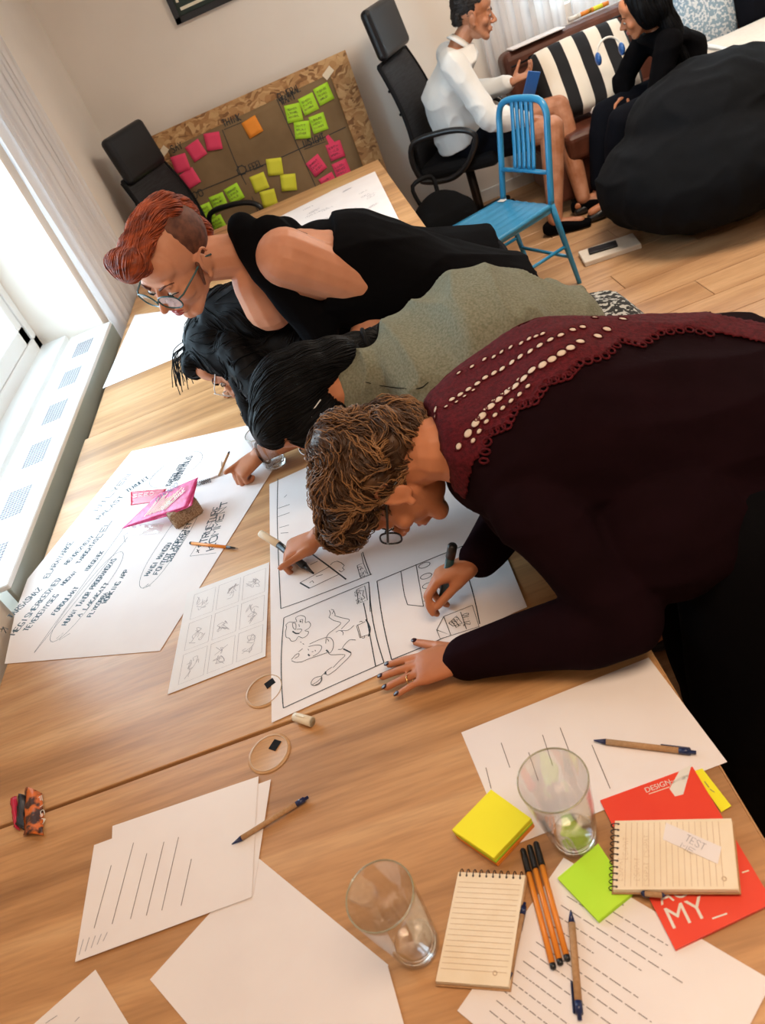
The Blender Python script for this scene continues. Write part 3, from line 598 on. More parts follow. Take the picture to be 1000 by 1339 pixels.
# green pad
def note_pad(label, pts, z0, layers, cat='sticky notes'):
    h = sum(l[0] for l in layers); q = [P(*p, z0+h) for p in pts]; c = sum(q, V())/4; t = empty('sticky_note_pad', (c.x, c.y, z0)); tag(t, label, cat); z = 0
    for i, (th, mm) in enumerate(layers):
        n = max(2, int(th/.0015)); g = G()
        for k in range(n): g.prism([V((p.x-c.x, p.y-c.y, z+th*k/n)) + V((rnd.uniform(-.0004, .0004), rnd.uniform(-.0004, .0004), 0)) for p in q], th/n*.93)
        o = g.obj('note_block', M[mm], t); z += th
        if mm != layers[-1][1]: o['label'] = {'orange_note': 'orange notes', 'pink_note': 'pink notes', 'green_note': 'green notes'}.get(mm, 'notes')
    return t
note_pad('thick neon yellow sticky note block with orange and green layers, left of tumbler', [(642, 1032), (694, 1070), (645, 1122), (591, 1085)], TZ+.0003, [(.010, 'orange_note'), (.004, 'green_note'), (.010, 'yellow_note')])
note_pad('lime green sticky note pad tucked under the cream notebook', [(782, 1103), (826, 1168), (782, 1204), (729, 1148)], TZ+.001, [(.005, 'green_note'), (.003, 'green_note')])
# red booklet
zb = TZ+.0012; tb = .004
qb = [P(785, 1047, zb+tb), P(905, 1003, zb+tb), P(1010, 1180, zb+tb), P(883, 1241, zb+tb)]; cb = sum(qb, V())/4
bk = empty('booklet', (cb.x, cb.y, zb)); tag(bk, 'red card covered booklet with white lettering under the cream notebook', 'booklet'); LB = lambda p: p - bk.location
qq = [LB(p) for p in qb]
G().prism([p-UP*(tb-.0006) for p in [x*.992 if False else x for x in qq]], tb-.0013).obj('pages', M['paper'], bk)
cov = G().prism([p-UP*.0006+(p-sum(qq, V())/4)*.008 for p in qq], .0006).obj('front_cover', M['red_cover'], bk); G().prism([p-UP*tb+(p-sum(qq, V())/4)*.008 for p in qq], .0006).obj('back_cover', M['red_cover'], bk)
fcv = bpy.data.curves.new('f', 'FONT')
def type_on(text, a, b, up, parent, nm, m, bold=.0, zoff=.0004):
    """flat printed letters from px a to b on the plane of a"""
    c = bpy.data.curves.new('t', 'FONT'); c.body = text; c.size = 1; c.offset = bold; o = bpy.data.objects.new('t', c); COL.objects.link(o); dg = bpy.context.evaluated_depsgraph_get(); me = bpy.data.meshes.new_from_object(o.evaluated_get(dg)); bpy.data.objects.remove(o)
    xs = [v.co.x for v in me.vertices]; x0, x1 = min(xs), max(xs); s = (b-a).length/(x1-x0); d = (b-a).normalized(); u = V(up); u = (u-d*u.dot(d)).normalized()
    for v in me.vertices: v.co = a + d*((v.co.x-x0)*s) + u*(v.co.y*s) + UP*zoff
    me.name = nm; return link(nm, me, M[m], parent)
zt_ = zb+tb; lp = lambda x, y: LB(P(x, y, zt_)); k2 = lambda x, y: (760+.24*x, 980+.24*y)
type_on('MY_', lp(*k2(500, 978)), lp(*k2(785, 878)), (0, 1, 0), cov, 'cover_lettering', 'white_plastic')
type_on('ACADE', lp(*k2(435, 850)), lp(*k2(800, 715)), (0, 1, 0), cov, 'cover_lettering', 'white_plastic')
type_on('DESIGN', lp(*k2(355, 236)), lp(*k2(490, 188)), (0, 1, 0), cov, 'cover_lettering', 'white_plastic')
type_on('JOURNEY', lp(*k2(480, 196)), lp(*k2(590, 152)), (0, 1, 0), cov, 'cover_lettering', 'white_plastic')
G().prism([lp(*k2(*p))+UP*.0001 for p in ((480, 215), (535, 115), (600, 85), (555, 245), (510, 256))][::-1], .0003).obj('white_sticker', M['white_plastic'], cov)
g = G(); stroke(g, [lp(*k2(368, 243)), lp(*k2(480, 205))], UP, .0012, .0003); stroke(g, [lp(*k2(875, 672)), lp(*k2(912, 660))], UP, .0016, .0003); g.obj('cover_rule', M['cream_plastic'], cov)
z_ = zb; g = G(); g.prism([P(*p, TZ+.0010) for p in ((906, 1009), (918, 1005), (956, 1054), (943, 1062))][::-1], .0006); o = g.obj('index_tab', M['yellow_note']); tag(o, 'narrow yellow sticky tab beside the red booklet', 'sticky note')
ink(o, TZ+.0016, [[(921, 1022), (927, 1030)], [(928, 1032), (934, 1036)]], 'pen_mark', 'ink_soft', .001)
# notebook on the booklet
nb2, qn2, pg2 = notebook('sideways cream spiral notebook with notes lying on the red booklet', [(804, 1073), (801, 1163), (965, 1163), (956, 1070)], TZ+.010, .011, 0, 11, 17, ((870, 1171), (838, 1168), (.86, .90)), 2)
lq = lambda u, v: inq(qn2, u, v)
g = G()
for u0, v0, v1 in ((.55, .08, .08), (.25, .12, .12), (.55, .22, .22), (.62, .30, .30), (.22, .30, .30)):
    write(g, 'CSAPAT', lq(u0+.33, v0), lq(u0, v1), qn2[0]-qn2[3], .006, UP, .0004)
g.obj('handwriting', M['ink_tan'], pg2)
G().prism([lq(*p)+UP*.0005 for p in ((.05, .45), (.42, .90), (.66, .86), (.3, .42))], .0002).obj('correction_tape', M['paper'], pg2)
g = G(); up_ = UP*.0009; write(g, 'TEST', lq(.32, .60)+up_, lq(.48, .76)+up_, qn2[0]-qn2[1], .009, UP, .0007); write(g, 'ME', lq(.42, .56)+up_, lq(.54, .68)+up_, qn2[0]-qn2[1], .007, UP, .0006); g.obj('pen_note', M['ink_grey'], pg2)
# tumblers
def tumbler(label, px, py, rim_px, r_rim=.044, r_base=.031, h=None):
    b = P(px, py, TZ+.0015); r = ray(*rim_px); # height whose rim centre is closest to the sight line
    if h is None:
        best = min((abs(((EYE + r*(((b-EYE).x*r.x+(b-EYE).y*r.y)/(r.x**2+r.y**2))) - b).z - hh), hh) for hh in [i*.001 for i in range(85, 150)]); h = best[1]
    t = empty('glass_tumbler', b); tag(t, label, 'glass'); n = 80
    fac = lambda i, z: 1 - (.13*max(0, min(1, (h*.52-z)/(h*.12))))*(1-abs(math.sin(i/n*math.pi*10))) if z > .004 else 1
    th = .0022
    prof = [(0, .0), (r_base*.86, .0), (r_base, .004)] + [(r_base+(r_rim-r_base)*((i/14)**.9), .004+(h-.004)*i/14) for i in range(1, 14)] + [(r_rim, h-.001), (r_rim-th*.5, h), (r_rim-th, h-.001)]
    g = G(); g.lathe(prof, n=n, fac=fac); g.obj('outer_wall', M['glass'], t)
    g = G(); g.lathe([(r_rim-th, h-.001)] + [(r_base-th+(r_rim-r_base)*((i/14)**.9), .004+(h-.004)*i/14) for i in range(13, 1, -1)] + [(r_base*.75, .017), (0, .014)], n=n); g.obj('inner_wall', M['glass'], t)
    g = G(); g.tube([((r_rim-th*.5)*math.cos(a*math.pi/24), (r_rim-th*.5)*math.sin(a*math.pi/24), h-.0005) for a in range(48)], .0012, 6, closed=True); g.obj('rim', M['glass_edge'], t)
    g = G(); g.lathe([(r_base*.55, .003), (r_base*.9, .005), (r_base*.97, .010), (r_base*.8, .016), (r_base*.6, .013), (0, .012)], n=n); g.obj('thick_base', M['glass_solid'], t)
    return t
def solid_glass():
    m = bpy.data.materials.new('solid glass'); m.use_nodes = True; b = m.node_tree.nodes['Principled BSDF']; b.inputs['Transmission Weight'].default_value = 1; b.inputs['Roughness'].default_value = .03; b.inputs['IOR'].default_value = 1.48; b.inputs['Base Color'].default_value = (.96, 1, .97, 1); return m
M['glass_solid'] = solid_glass(); M['glass_edge'] = mat('greenish glass rim', (.55, .55, .40), .08, spec=1); M['glass_edge'].node_tree.nodes['Principled BSDF'].inputs['Transmission Weight'].default_value = .7
tumbler('clear faceted tumbler beside the blank sheets, left of the upright notebook', 546, 1236, (487, 1145), .0445)
tumbler('clear faceted tumbler standing in front of the yellow note block', 752, 1095, (709, 1010), .046)
tumbler('clear tumbler half hidden behind the hair of the grey shirted woman', 362, 608, (343, 572), .042, h=.115)
# marker cap lying by the poster
a, b = P(384, 937, TZ+.010), P(408, 944, TZ+.010); t = empty('marker_lid', a); tag(t, 'cream marker cap lying at the poster corner', 'pen cap')
g = G(); g.tube([V((0, 0, 0)), (b-a)*.05, (b-a)*.5, b-a, b-a, (b-a)*.6], [.006, .0080, .0088, .0092, .0078, .0072], 18); g.obj('cap_shell', M['cream_plastic'], t); G().box((b-a)*.45+UP*.0098, (.004, .022, .0018), basis(a, b), bev=.0005).obj('clip', M['cream_plastic'], t)
# chocolate wrapper
def wrapper():
    c = P(37, 1066, TZ+.004); t = empty('sweet_wrapper', c); tag(t, 'crumpled orange and dark sweet wrapper on the gap between tables', 'wrapper')
    L = lambda x, y, dz: P(x, y, TZ+dz) - t.location
    def crumple(pts_a, pts_b, z, m, nm, amp=.004, N=9):
        g = G(); vs = []; fs = []
        for i in range(N+1):
            for j in range(N+1):
                u, v = i/N, j/N; p = (L(*pts_a[0], z).lerp(L(*pts_a[1], z), u)).lerp(L(*pts_b[0], z).lerp(L(*pts_b[1], z), u), v)
                p = p + UP*(amp*(math.sin(v*3.14)*2.2 + noise.noise(V((u*5, v*5, z*50)))*1.5)); vs.append(p)
        for i in range(N):
            for j in range(N): a_ = i*(N+1)+j; fs.append((a_, a_+1, a_+N+2, a_+N+1))
        g.add(vs, fs); o = g.obj(nm, m, t); s = o.modifiers.new('s', 'SOLIDIFY'); s.thickness = .0008; return o
    f = crumple([(33, 1030), (30, 1094)], [(55, 1037), (57, 1092)], .004, M['wrap'], 'wrapper_front'); f['label'] = 'orange and red printed side'
    crumple([(24, 1040), (20, 1078)], [(34, 1040), (32, 1086)], .004, M['dark_metal'], 'foil_side', .003)['label'] = 'grey foil side'
    crumple([(13, 1048), (18, 1082)], [(22, 1040), (26, 1086)], .003, M['bag_red'], 'wrapper_flap', .002)['label'] = 'dull red flap'
    g = G(); write(g, 'FIGA', L(50, 1043, .0145), L(56, 1080, .0125), V((1, 0, 0)), .007, UP, .0016, .1); g.obj('wrapper_lettering', M['white_plastic'], f)
M['wrap'] = mat('printed orange foil', (.70, .16, .02), .3, noise_col=(.05, .015, .01), scale=55, bump=.8, bscale=90, lo=.48, hi=.60)
wrapper()
# snack packet with seeded biscuit block
def snack():
    c = P(215, 665, TZ); t = empty('snack_packet', c); tag(t, 'opened pink and purple foil snack packet of sticks on the flipchart sheet', 'snack packet'); L = lambda x, y, z: P(x, y, z) - t.location
    c3 = lambda x, y: (140+.26*x, 600+.26*y)
    def patch(q, nm, m, bow=.006, N=12, lab=None):
        q = [L(*c3(p[0], p[1]), p[2]) for p in q]; vs = []; fs = []; nrm_ = (q[1]-q[0]).cross(q[3]-q[0]).normalized()
        if nrm_.z < 0: nrm_ = -nrm_
        for i in range(N+1):
            for j in range(N+1): u, v = i/N, j/N; vs.append(inq(q, u, v) + nrm_*(bow*math.sin(u*3.14)*math.sin(v*3.14) + .0015*noise.noise(V((u*6, v*6, bow*99)))))
        for i in range(N):
            for j in range(N): a = i*(N+1)+j; fs.append((a, a+1, a+N+2, a+N+1))
        o = G().add(vs, fs).obj(nm, m, t); s = o.modifiers.new('s', 'SOLIDIFY'); s.thickness = .0006
        if lab: o['label'] = lab
        return q, nrm_, o
    q, n_, o = patch([(72, 352, TZ+.012), (458, 92, TZ+.085), (425, 235, TZ+.062), (300, 290, TZ+.036)], 'foil_front', M['bag_pink'], .004, lab='pink and purple printed foil')
    q, n_, o = patch([(75, 350, TZ+.012), (258, 178, TZ+.072), (458, 92, TZ+.088), (408, 238, TZ+.060)], 'foil_front', M['bag_pink'], .003, lab='pink and purple printed foil')
    g = G()
    for k in range(12): a = inq(q, .15+.05*rnd.random(), .30+.03*k); b = inq(q, .62+.25*rnd.random(), .22+.055*k); stroke(g, [a, b], n_, .0022, .0045)
    g.obj('printed_sticks', M['cream'], o)
    write(g2 := G(), 'MIKADO', inq(q, .62, .28)+n_*.005, inq(q, .98, .55)+n_*.003, n_.cross(q[2]-q[0]), .012, n_, .0024, .05); g2.obj('packet_lettering', M['navy_plastic'], o)
    write(g3 := G(), 'DARK MILK', inq(q, .15, .60)+n_*.005, inq(q, .62, .86)+n_*.005, n_.cross(q[2]-q[0]), .011, n_, .0024, .05); g3.obj('packet_lettering', M['white_plastic'], o)
    q, n_, o = patch([(118, 235, TZ+.03), (118, 165, TZ+.055), (300, 150, TZ+.062), (258, 215, TZ+.05)], 'foil_flap', M['bag_red'], .002, lab='dark red folded flap')
    write(g4 := G(), 'SEED', inq(q, .55, .1)+n_*.003, inq(q, .60, .8)+n_*.003, n_.cross(q[2]-q[1]), .008, n_, .0011, .05); g4.obj('packet_lettering', M['white_plastic'], o)
    # seeded block
    cc = L(*c3(385, 262), TZ+.024); R = Matrix.Rotation(math.radians(24), 3, 'Z')
    g = G(); g.box(cc, (.085, .058, .046), R, bev=.007, segs=2)
    for k in range(520):
        f = rnd.choice(((0, 1), (0, -1), (1, 1), (1, -1), (2, 1))); p = [rnd.uniform(-.5, .5)*s for s in (.080, .054, .042)]; p[f[0]] = f[1]*(.085, .058, .046)[f[0]]*.5
        g.ell(cc + R @ V(p), (.0019, .0013, .0012), Matrix.Rotation(rnd.random()*3, 3, 'Z'), 5, 3)
    g.obj('seeded_biscuit', M['biscuit'], t)
    # clear crumpled wrap on the left
    g = G(); vs = []; fs = []; N = 14; qq = [L(*c3(*p), TZ+.004) for p in ((90, 330), (290, 320), (270, 372), (110, 385))]
    for i in range(N+1):
        for j in range(N+1): u, v = i/N, j/N; vs.append(inq(qq, u, v) + UP*(.012*math.sin(u*3.1)*math.sin(v*3.1)*(1+noise.noise(V((u*7, v*7, 3))))))
    for i in range(N):
        for j in range(N): a = i*(N+1)+j; fs.append((a, a+1, a+N+2, a+N+1))
    g.add(vs, fs); g.obj('clear_wrap', M['glass'], t)
snack()
# small spiral pad by the hand
a = P(257, 634, TZ+.004); b = P(275, 629, TZ+.004); t = empty('mini_spiral', a); tag(t, 'small teal spiral bound pad under the hand holding the pencil', 'notepad')
g = G(); d = (b-a); 
for i in range(8): c = d*(i/7); g.tube([c + V((0, math.cos(k*.628)*.006, .003+math.sin(k*.628)*.006)) for k in range(10)], .0008, 5, closed=True)
g.obj('spiral_binding', M['ink_blue'], t); G().box(d*.5+V((.02, .045, .001)), (d.length*1.6, .075, .004), bev=.0005).obj('page_block', M['paper'], t)
# ================================================================ FURNITURE BEHIND THE TABLES
def RZ(a): return Matrix.Rotation(a, 3, 'Z')
def office_chair(label, x, y, deg, hz=1.25):
    t = empty('office_chair', (x, y, 0), math.radians(deg)); tag(t, label, 'chair'); BM = M['black_matte']
    g = G(); g.box((0, .03, .49), (.51, .50, .09), bev=.035, segs=3); g.obj('seat', BM, t)
    secs = []
    for i in range(15):
        u = i/14; z = .50+.62*u; yy = -.22-.06*u+.05*math.sin(u*3.1); secs.append(((0, yy, z), (1, 0, 0), (0, 1, 0), .235-.03*u+.015*math.sin(u*3.1), .014))
    g = G(); g.loft(secs, 20, 4); o = g.obj('mesh_back', M['mesh_black'], t)
    g = G()
    for s in (-1, 1): g.tube([(s*(c[3]+.005), c[0][1], c[0][2]) for c in secs], .014, 8)
    g.tube([(-secs[0][3], secs[0][0][1], secs[0][0][2]), (secs[0][3], secs[0][0][1], secs[0][0][2])], .014, 8); g.tube([(-secs[-1][3], secs[-1][0][1], secs[-1][0][2]), (secs[-1][3], secs[-1][0][1], secs[-1][0][2])], .014, 8)
    g.obj('back_frame', BM, t)
    for k in (4, 8, 11):
        c = secs[k]; G().tube([(-c[3], c[0][1]-.02, c[0][2]), (0, c[0][1]-.035, c[0][2]), (c[3], c[0][1]-.02, c[0][2])], .009, 8).obj('back_rib', BM, t)
    g = G(); g.box((0, -.262, hz), (.40, .065, .27), Matrix.Rotation(.12, 3, 'X'), bev=.03, segs=4); hr = g.obj('headrest', M['black_leather'], t); hr['label'] = 'glossy black headrest'
    for s in (-1, 1):
        pts = [(s*.275, -.20, .47), (s*.285, -.22, .60), (s*.29, -.17, .70), (s*.29, 0, .715), (s*.29, .13, .70), (s*.29, .20, .66), (s*.285, .19, .60), (s*.28, .10, .50), (s*.275, .0, .45), (s*.275, -.12, .45)]
        G().tube(smooth_path(pts+pts[:1], 4)[:-1], .017, 10, closed=True).obj('armrest', M['black_plastic'], t)
    G().tube([(0, 0, .08), (0, 0, .45)], .028, 16).obj('gas_column', M['dark_metal'], t)
    G().box((0, 0, .435), (.22, .26, .04), bev=.01).obj('tilt_plate', M['black_plastic'], t)
    for k in range(5):
        a = k*1.2566+.3; d = V((math.cos(a), math.sin(a), 0)); lg = G().tube([d*.02+UP*.11, d*.16+UP*.10, d*.30+UP*.075], [.026, .022, .016], 10).obj('base_arm', M['black_plastic'], t)
        G().tube([d*.30+V((-d.y, d.x, 0))*-.025+UP*.03, d*.30+V((-d.y, d.x, 0))*.025+UP*.03], .03, 16).obj('caster', M['black_plastic'], lg)
    return t
M['mesh_black'] = mat('black chair mesh', (.004, .004, .006), .6, noise_col=(.016, .018, .022), scale=14, stretch=(1, 1, 9), bump=.4, bscale=25, spec=.4)
M['black_leather'] = mat('black leather', (.006, .007, .010), .35, bump=.2, bscale=300, spec=.35)
office_chair('black high backed mesh office chair with the seated man in it', .86, 5.02, -122, 1.27)
office_chair('empty black high backed office chair beside the strand board', -.76, 4.96, -118, 1.22)
def blue_chair():
    t = empty('slat_back_chair', (.70, 3.815, 0), math.radians(112.4)); tag(t, 'sky blue metal chair with vertical slat back behind the tables', 'chair'); B = M['blue_paint']
    g = G(); vs = []; N = 18
    for lay in (0, -.022):
        for i in range(N+1):
            for j in range(N+1):
                u, v = i/N-.5, j/N-.5; w_ = .40+.05*(v+.5); dz = -.010*math.cos(u*3.1)*math.cos(v*2.6)*(1 if lay == 0 else .5) + .0022*math.cos(u*40)*(lay == 0)
                vs.append((u*w_, v*.42, .452+dz+lay))
    K = (N+1)**2; fs = []
    for i in range(N):
        for j in range(N): a = i*(N+1)+j; fs.append((a, a+1, a+N+2, a+N+1)); fs.append((K+a, K+a+N+1, K+a+N+2, K+a+1))
    ring = [i*(N+1) for i in range(N+1)]+[N*(N+1)+j for j in range(1, N+1)]+[i*(N+1)+N for i in range(N-1, -1, -1)]+[j for j in range(N-1, 0, -1)]
    for i in range(len(ring)): a, b = ring[i], ring[(i+1) % len(ring)]; fs.append((a, b, b+K, a+K))
    g.add(vs, fs); g.obj('seat', B, t)
    def post(u, s): # u 0..1 from seat to top
        return V((s*(.190-.012*u), -.215-.10*u, .45+.43*u))
    pts = [V((-.178+0, -.30, .80))]
    path = [post(u, -1) for u in (0, .25, .5, .75, .88)] + [V((-.155, -.312, .875)), V((-.10, -.318, .895)), V((0, -.32, .90)), V((.10, -.318, .895)), V((.155, -.312, .875))] + [post(u, 1) for u in (.88, .75, .5, .25, 0)]
    G().tube(smooth_path(path, 4), .0155, 10).obj('back_hoop', B, t)
    for k in range(5):
        x = -.072+.036*k; vs = [V((x, -.248, .60)), V((x, -.27, .68)), V((x, -.292, .78)), V((x, -.316, .893))]
        g = G(); g.loft([(p, (1, 0, 0), (0, 1, 0), .0125, .005) for p in smooth_path(vs, 4)], 8, 4); g.obj('back_slat', B, t)
    g = G(); g.tube([post(.32, -1), V((0, -.252, .588)), post(.32, 1)], .011, 8); g.obj('lower_rail', B, t)
    for s in (-1, 1):
        G().tube([V((s*.190, -.215, .45)), V((s*.193, -.235, .30)), V((s*.197, -.275, .02)), V((s*.197, -.277, .0))], [.0155, .015, .012, .012], 10).obj('leg', B, t)
        G().tube([V((s*.205, .185, .44)), V((s*.205, .195, .2)), V((s*.205, .20, 0))], [.0155, .014, .012], 10).obj('leg', B, t)
        G().tube([V((s*.194, -.25, .22)), V((s*.205, .195, .22))], .009, 8).obj('side_stretcher', B, t)
    for y in (.195, -.25): G().tube([V((-.2, y, .16)), V((.2, y, .16))], .009, 8).obj('cross_stretcher', B, t)
    g = G(); g.box((0, .0, .425), (.40, .40, .03), bev=.006); g.obj('seat_apron', B, t)
    # label sticker on the back corner of the seat
    G().box((.165, -.188, .4535), (.045, .03, .0008), RZ(.2)).obj('white_sticker', M['white_plastic'], t)
blue_chair()
# strand board leaning on the wall
TL, TR = PY(188, 188, 5.44), PY(450, 62, 5.44); bz = .5*(TL.z+TR.z)
wB = TR.x-TL.x; Bo = V(((TL.x+TR.x)/2, 5.30, 0)); Bt = V((Bo.x, 5.44, bz)); bu = (Bt-Bo).normalized(); bn = V((0, -1, 0)); bn = (bn-bu*bn.dot(bu)).normalized(); bx_ = V((1, 0, 0))
Rb = Matrix((bx_, -bn, bu)).transposed(); hB = (Bt-Bo).length
ob = G().box((0, 0, hB/2), (wB, .018, hB), bev=.001).obj('strand_board', M['osb']); ob.location = Bo+UP*.004; ob.rotation_euler = Rb.to_euler(); tag(ob, 'strand board leaning on the wall with a brown paper and sticky notes', 'board')
pB = Bo + bn*.010
def bp(x, y, off=0): return onplane(x, y, pB+bn*off, bn)
b6 = lambda x, y: (180+.34*x, 60+.34*y)
# kraft paper
q = [bp(*b6(115, 400), .002), bp(*b6(738, 108), .002), bp(*b6(872, 440), .002)]; dn = -bu
q = [q[0], q[1], q[1]+dn*.86, q[0]+dn*.86]
g = G(); vs = []; fs = []; N = 24
for i in range(N+1):
    for j in range(N+1):
        u, v = i/N, j/N; vs.append(inq(q, u, v) + bn*(.003+.003*abs(math.sin(u*math.pi*4))*1 + .003*abs(math.sin(v*math.pi*3)) + .002*noise.noise(V((u*5, v*5, 0)))))
for i in range(N):
    for j in range(N): a = i*(N+1)+j; fs.append((a, a+1, a+N+2, a+N+1))
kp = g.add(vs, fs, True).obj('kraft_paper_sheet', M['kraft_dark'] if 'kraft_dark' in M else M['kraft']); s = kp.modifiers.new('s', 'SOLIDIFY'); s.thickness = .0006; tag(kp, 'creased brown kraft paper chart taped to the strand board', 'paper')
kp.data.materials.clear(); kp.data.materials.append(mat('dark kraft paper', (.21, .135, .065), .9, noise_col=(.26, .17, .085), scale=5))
g = G()
for s in ([(325, 322), (385, 470), (430, 560), (480, 680)], [(535, 205), (610, 375), (692, 558)], [(222, 565), (380, 500), (560, 425), (800, 312)]): stroke(g, smooth_path([bp(*b6(*p), .011) for p in s]), bn, .005)
stroke(g, [bp(*b6(400+17*math.cos(a*.5), 478+17*math.sin(a*.5)), .011) for a in range(14)], bn, .006)
for k in range(8): a = k*.785; stroke(g, [bp(*b6(400+17*math.cos(a), 478+17*math.sin(a)), .011), bp(*b6(400+22*math.cos(a), 478+22*math.sin(a)), .011)], bn, .005)
for s, a, b in (('SAY', (135, 412), (178, 392)), ('THINK', (332, 312), (402, 284)), ('DO', (222, 588), (258, 572)), ('FEEL', (435, 482), (486, 460)), ('GENERAL', (545, 212), (630, 172)), ('WANT', (555, 228), (612, 202)), ('INSIGHT', (638, 392), (722, 360))): write(g, s, bp(*b6(*a), .011), bp(*b6(*b), .011), bu, .040, bn, .006, .15)
for a, b in (((332, 322), (405, 292)), ((640, 398), (722, 368))): stroke(g, [bp(*b6(*a), .011), bp(*b6(*b), .011)], bn, .004)
g.obj('chart_lettering', M['ink'], kp)
for (x, y) in ((732, 104), (98, 408)): 
    g = G(); c = bp(*b6(x, y), .010); a = .5; e1 = (bx_*math.cos(a)+bu*math.sin(a)); e2 = bn.cross(e1); g.prism([c-e1*.035-e2*.02, c+e1*.035-e2*.02, c+e1*.035+e2*.02, c-e1*.035+e2*.02], .0006, bn); g.obj('adhesive_tape', M['cream'], kp)
NOTES = [(165, 452, 'pink', -8, 'leftmost pink sticky note on the kraft chart, under SAY'), (225, 403, 'pink', 14, 'tilted pink sticky note second from left in the SAY corner'), (290, 367, 'pink', -18, 'upper pink sticky note nearest THINK'), (202, 510, 'pink', 12, 'lowest pink sticky note of the SAY corner'),
  (441, 312, 'orange', 10, 'single orange sticky note beside THINK'), (600, 258, 'green', -14, 'lime sticky note left in the upper right row of three'), (657, 224, 'green', 4, 'lime sticky note in the middle of the upper right row'), (715, 185, 'green', 6, 'lime sticky note at the top right corner of the kraft chart'), (633, 323, 'green', -24, 'lime sticky note left of the lower pair at upper right'), (695, 297, 'green', -4, 'lime sticky note right of the lower pair at upper right'),
  (687, 460, 'pink', 22, 'pink sticky note turned like a diamond under INSIGHT'), (760, 403, 'pink', -2, 'pink sticky note with a raised strip at upper right'), (784, 474, 'pink', 2, 'rightmost pink sticky note on the kraft chart'), (735, 527, 'pink', 10, 'pink sticky note lowest of the right group, at the table edge'),
  (527, 465, 'lemon', -22, 'yellow sticky note right of FEEL, topmost of four'), (468, 525, 'lemon', -2, 'yellow sticky note left of the four under FEEL'), (580, 525, 'lemon', -24, 'yellow sticky note right of the four under FEEL'), (504, 586, 'lemon', -12, 'yellow sticky note lowest of the four under FEEL'),
  (262, 640, 'green', 0, 'lime sticky note leftmost in the lower left row of three'), (312, 602, 'green', -2, 'lime sticky note in the middle of the lower left row'), (371, 568, 'green', 8, 'lime sticky note right end of the lower left row'), (307, 687, 'green', 6, 'lime sticky note half hidden behind the redhead, bottom left')]
for (x, y, c, a, lb) in NOTES:
    cc = bp(*b6(x, y), .014); a = math.radians(a)*.7; e1 = bx_*math.cos(a)+bu*math.sin(a); e2 = bn.cross(e1)*-1; h = .050; g = G(); vs = []
    for i in range(5):
        for j in range(5): u, v = i/2-1, j/2-1; vs.append(e1*h*u + e2*h*v + bn*(.004*max(0, u*e2.dot(bu)*0+ -v*(1 if e2.dot(bu) > 0 else -1))**2))
    fs = [(i*5+j, i*5+j+1, i*5+j+6, i*5+j+5) for i in range(4) for j in range(4)]
    o = g.add(vs, fs).obj('sticky_note', M[c+'_note']); o.location = cc; s = o.modifiers.new('s', 'SOLIDIFY'); s.thickness = .0005; tag(o, lb, 'sticky note', 'sticky notes on the kraft chart')
    up = e2 if e2.dot(bu) > 0 else -e2; g = G()
    if c in ('green', 'pink') and x > 550 or (c == 'green'):
        for k in range(3): write(g, ''.join(rnd.choice('ANOEIRSTL') for _ in range(rnd.choice((4, 6)))), e1*-.036+up*(.018-.022*k)+bn*.003, e1*(.02+.014*rnd.random())+up*(.020-.022*k)+bn*.003, up, .010, bn, .0018)
        k_ = g.obj('handwriting', M['ink'], o)
g = G(); c0, c1 = bp(*b6(728, 345), .016), bp(*b6(752, 385), .016); s_ = (c1-c0).normalized().cross(bn)*.022; o = g.prism([c0-s_*.5, c0+s_*.5, c1+s_, c1-s_], .0006, bn).obj('sticky_note', M['pink_note']); tag(o, 'narrow pink strip standing above the pink note at upper right', 'sticky note', 'sticky notes on the kraft chart')
# picture frame
c = PY(232, 33, 5.53); W_, H_ = .72, .52; t = empty('picture_frame', (c.x, 5.545, c.z)); tag(t, 'black framed print of pale zigzag lines high on the back wall', 'picture'); fw = .035
g = G()
for cc_, s in (((W_/2, 0, fw/2), (W_, .028, fw)), ((W_/2, 0, H_-fw/2), (W_, .028, fw)), ((fw/2, 0, H_/2), (fw, .028, H_)), ((W_-fw/2, 0, H_/2), (fw, .028, H_))): g.box((cc_[0], cc_[1]-.014, cc_[2]), s, bev=.002)
g.obj('frame', M['black_plastic'], t); pr = G().box((W_/2, -.010, H_/2), (W_-.02, .006, H_-.02)).obj('print', mat('dark green print', (.012, .03, .022), .6), t)
g = G(); yb = -.0138
def band(a, b, w_): stroke(g, [V((a[0], yb, a[1])), V((b[0], yb, b[1]))], V((0, -1, 0)), w_, 0)
band((.055, .065), (.62, .065), .016); band((.055, .10), (.13, .48), .016); 
for k in range(5): band((.10+.12*k, .115), (.19+.12*k, .30), .014); band((.19+.12*k, .30), (.10+.12*k, .46), .014)
g.obj('print_lines', M['cream_plastic'], pr)
# sofa
so = empty('sofa', (2.25, 5.02, 0)); tag(so, 'brown leather sofa under the back window', 'sofa'); L_ = M['leather']
g = G(); g.box((.0, .30, .60), (1.96, .20, .54), Matrix.Rotation(-.10, 3, 'X'), bev=.05, segs=4); g.obj('backrest', L_, so)
for k in (-1, 1): G().box((k*.44, -.08, .36), (.86, .56, .16), bev=.04, segs=4).obj('seat_cushion', L_, so)
g = G(); g.box((0, -.02, .19), (1.90, .58, .24), bev=.02, segs=2); g.obj('base', L_, so)
G().box((.93, 0, .42), (.14, .66, .40), bev=.05, segs=4).obj('arm', L_, so)
G().tube([(-.95, .19, .80), (-.3, .185, .825), (.9, .185, .825)], .006, 6).obj('piping', M['black_leather'], so)
for sx in (-1, 1):
    for sy in (-1, 1): G().tube([(sx*.86, sy*.24, .08), (sx*.86, sy*.24, 0)], [.022, .016], 10).obj('leg', M['dark_metal'], so)
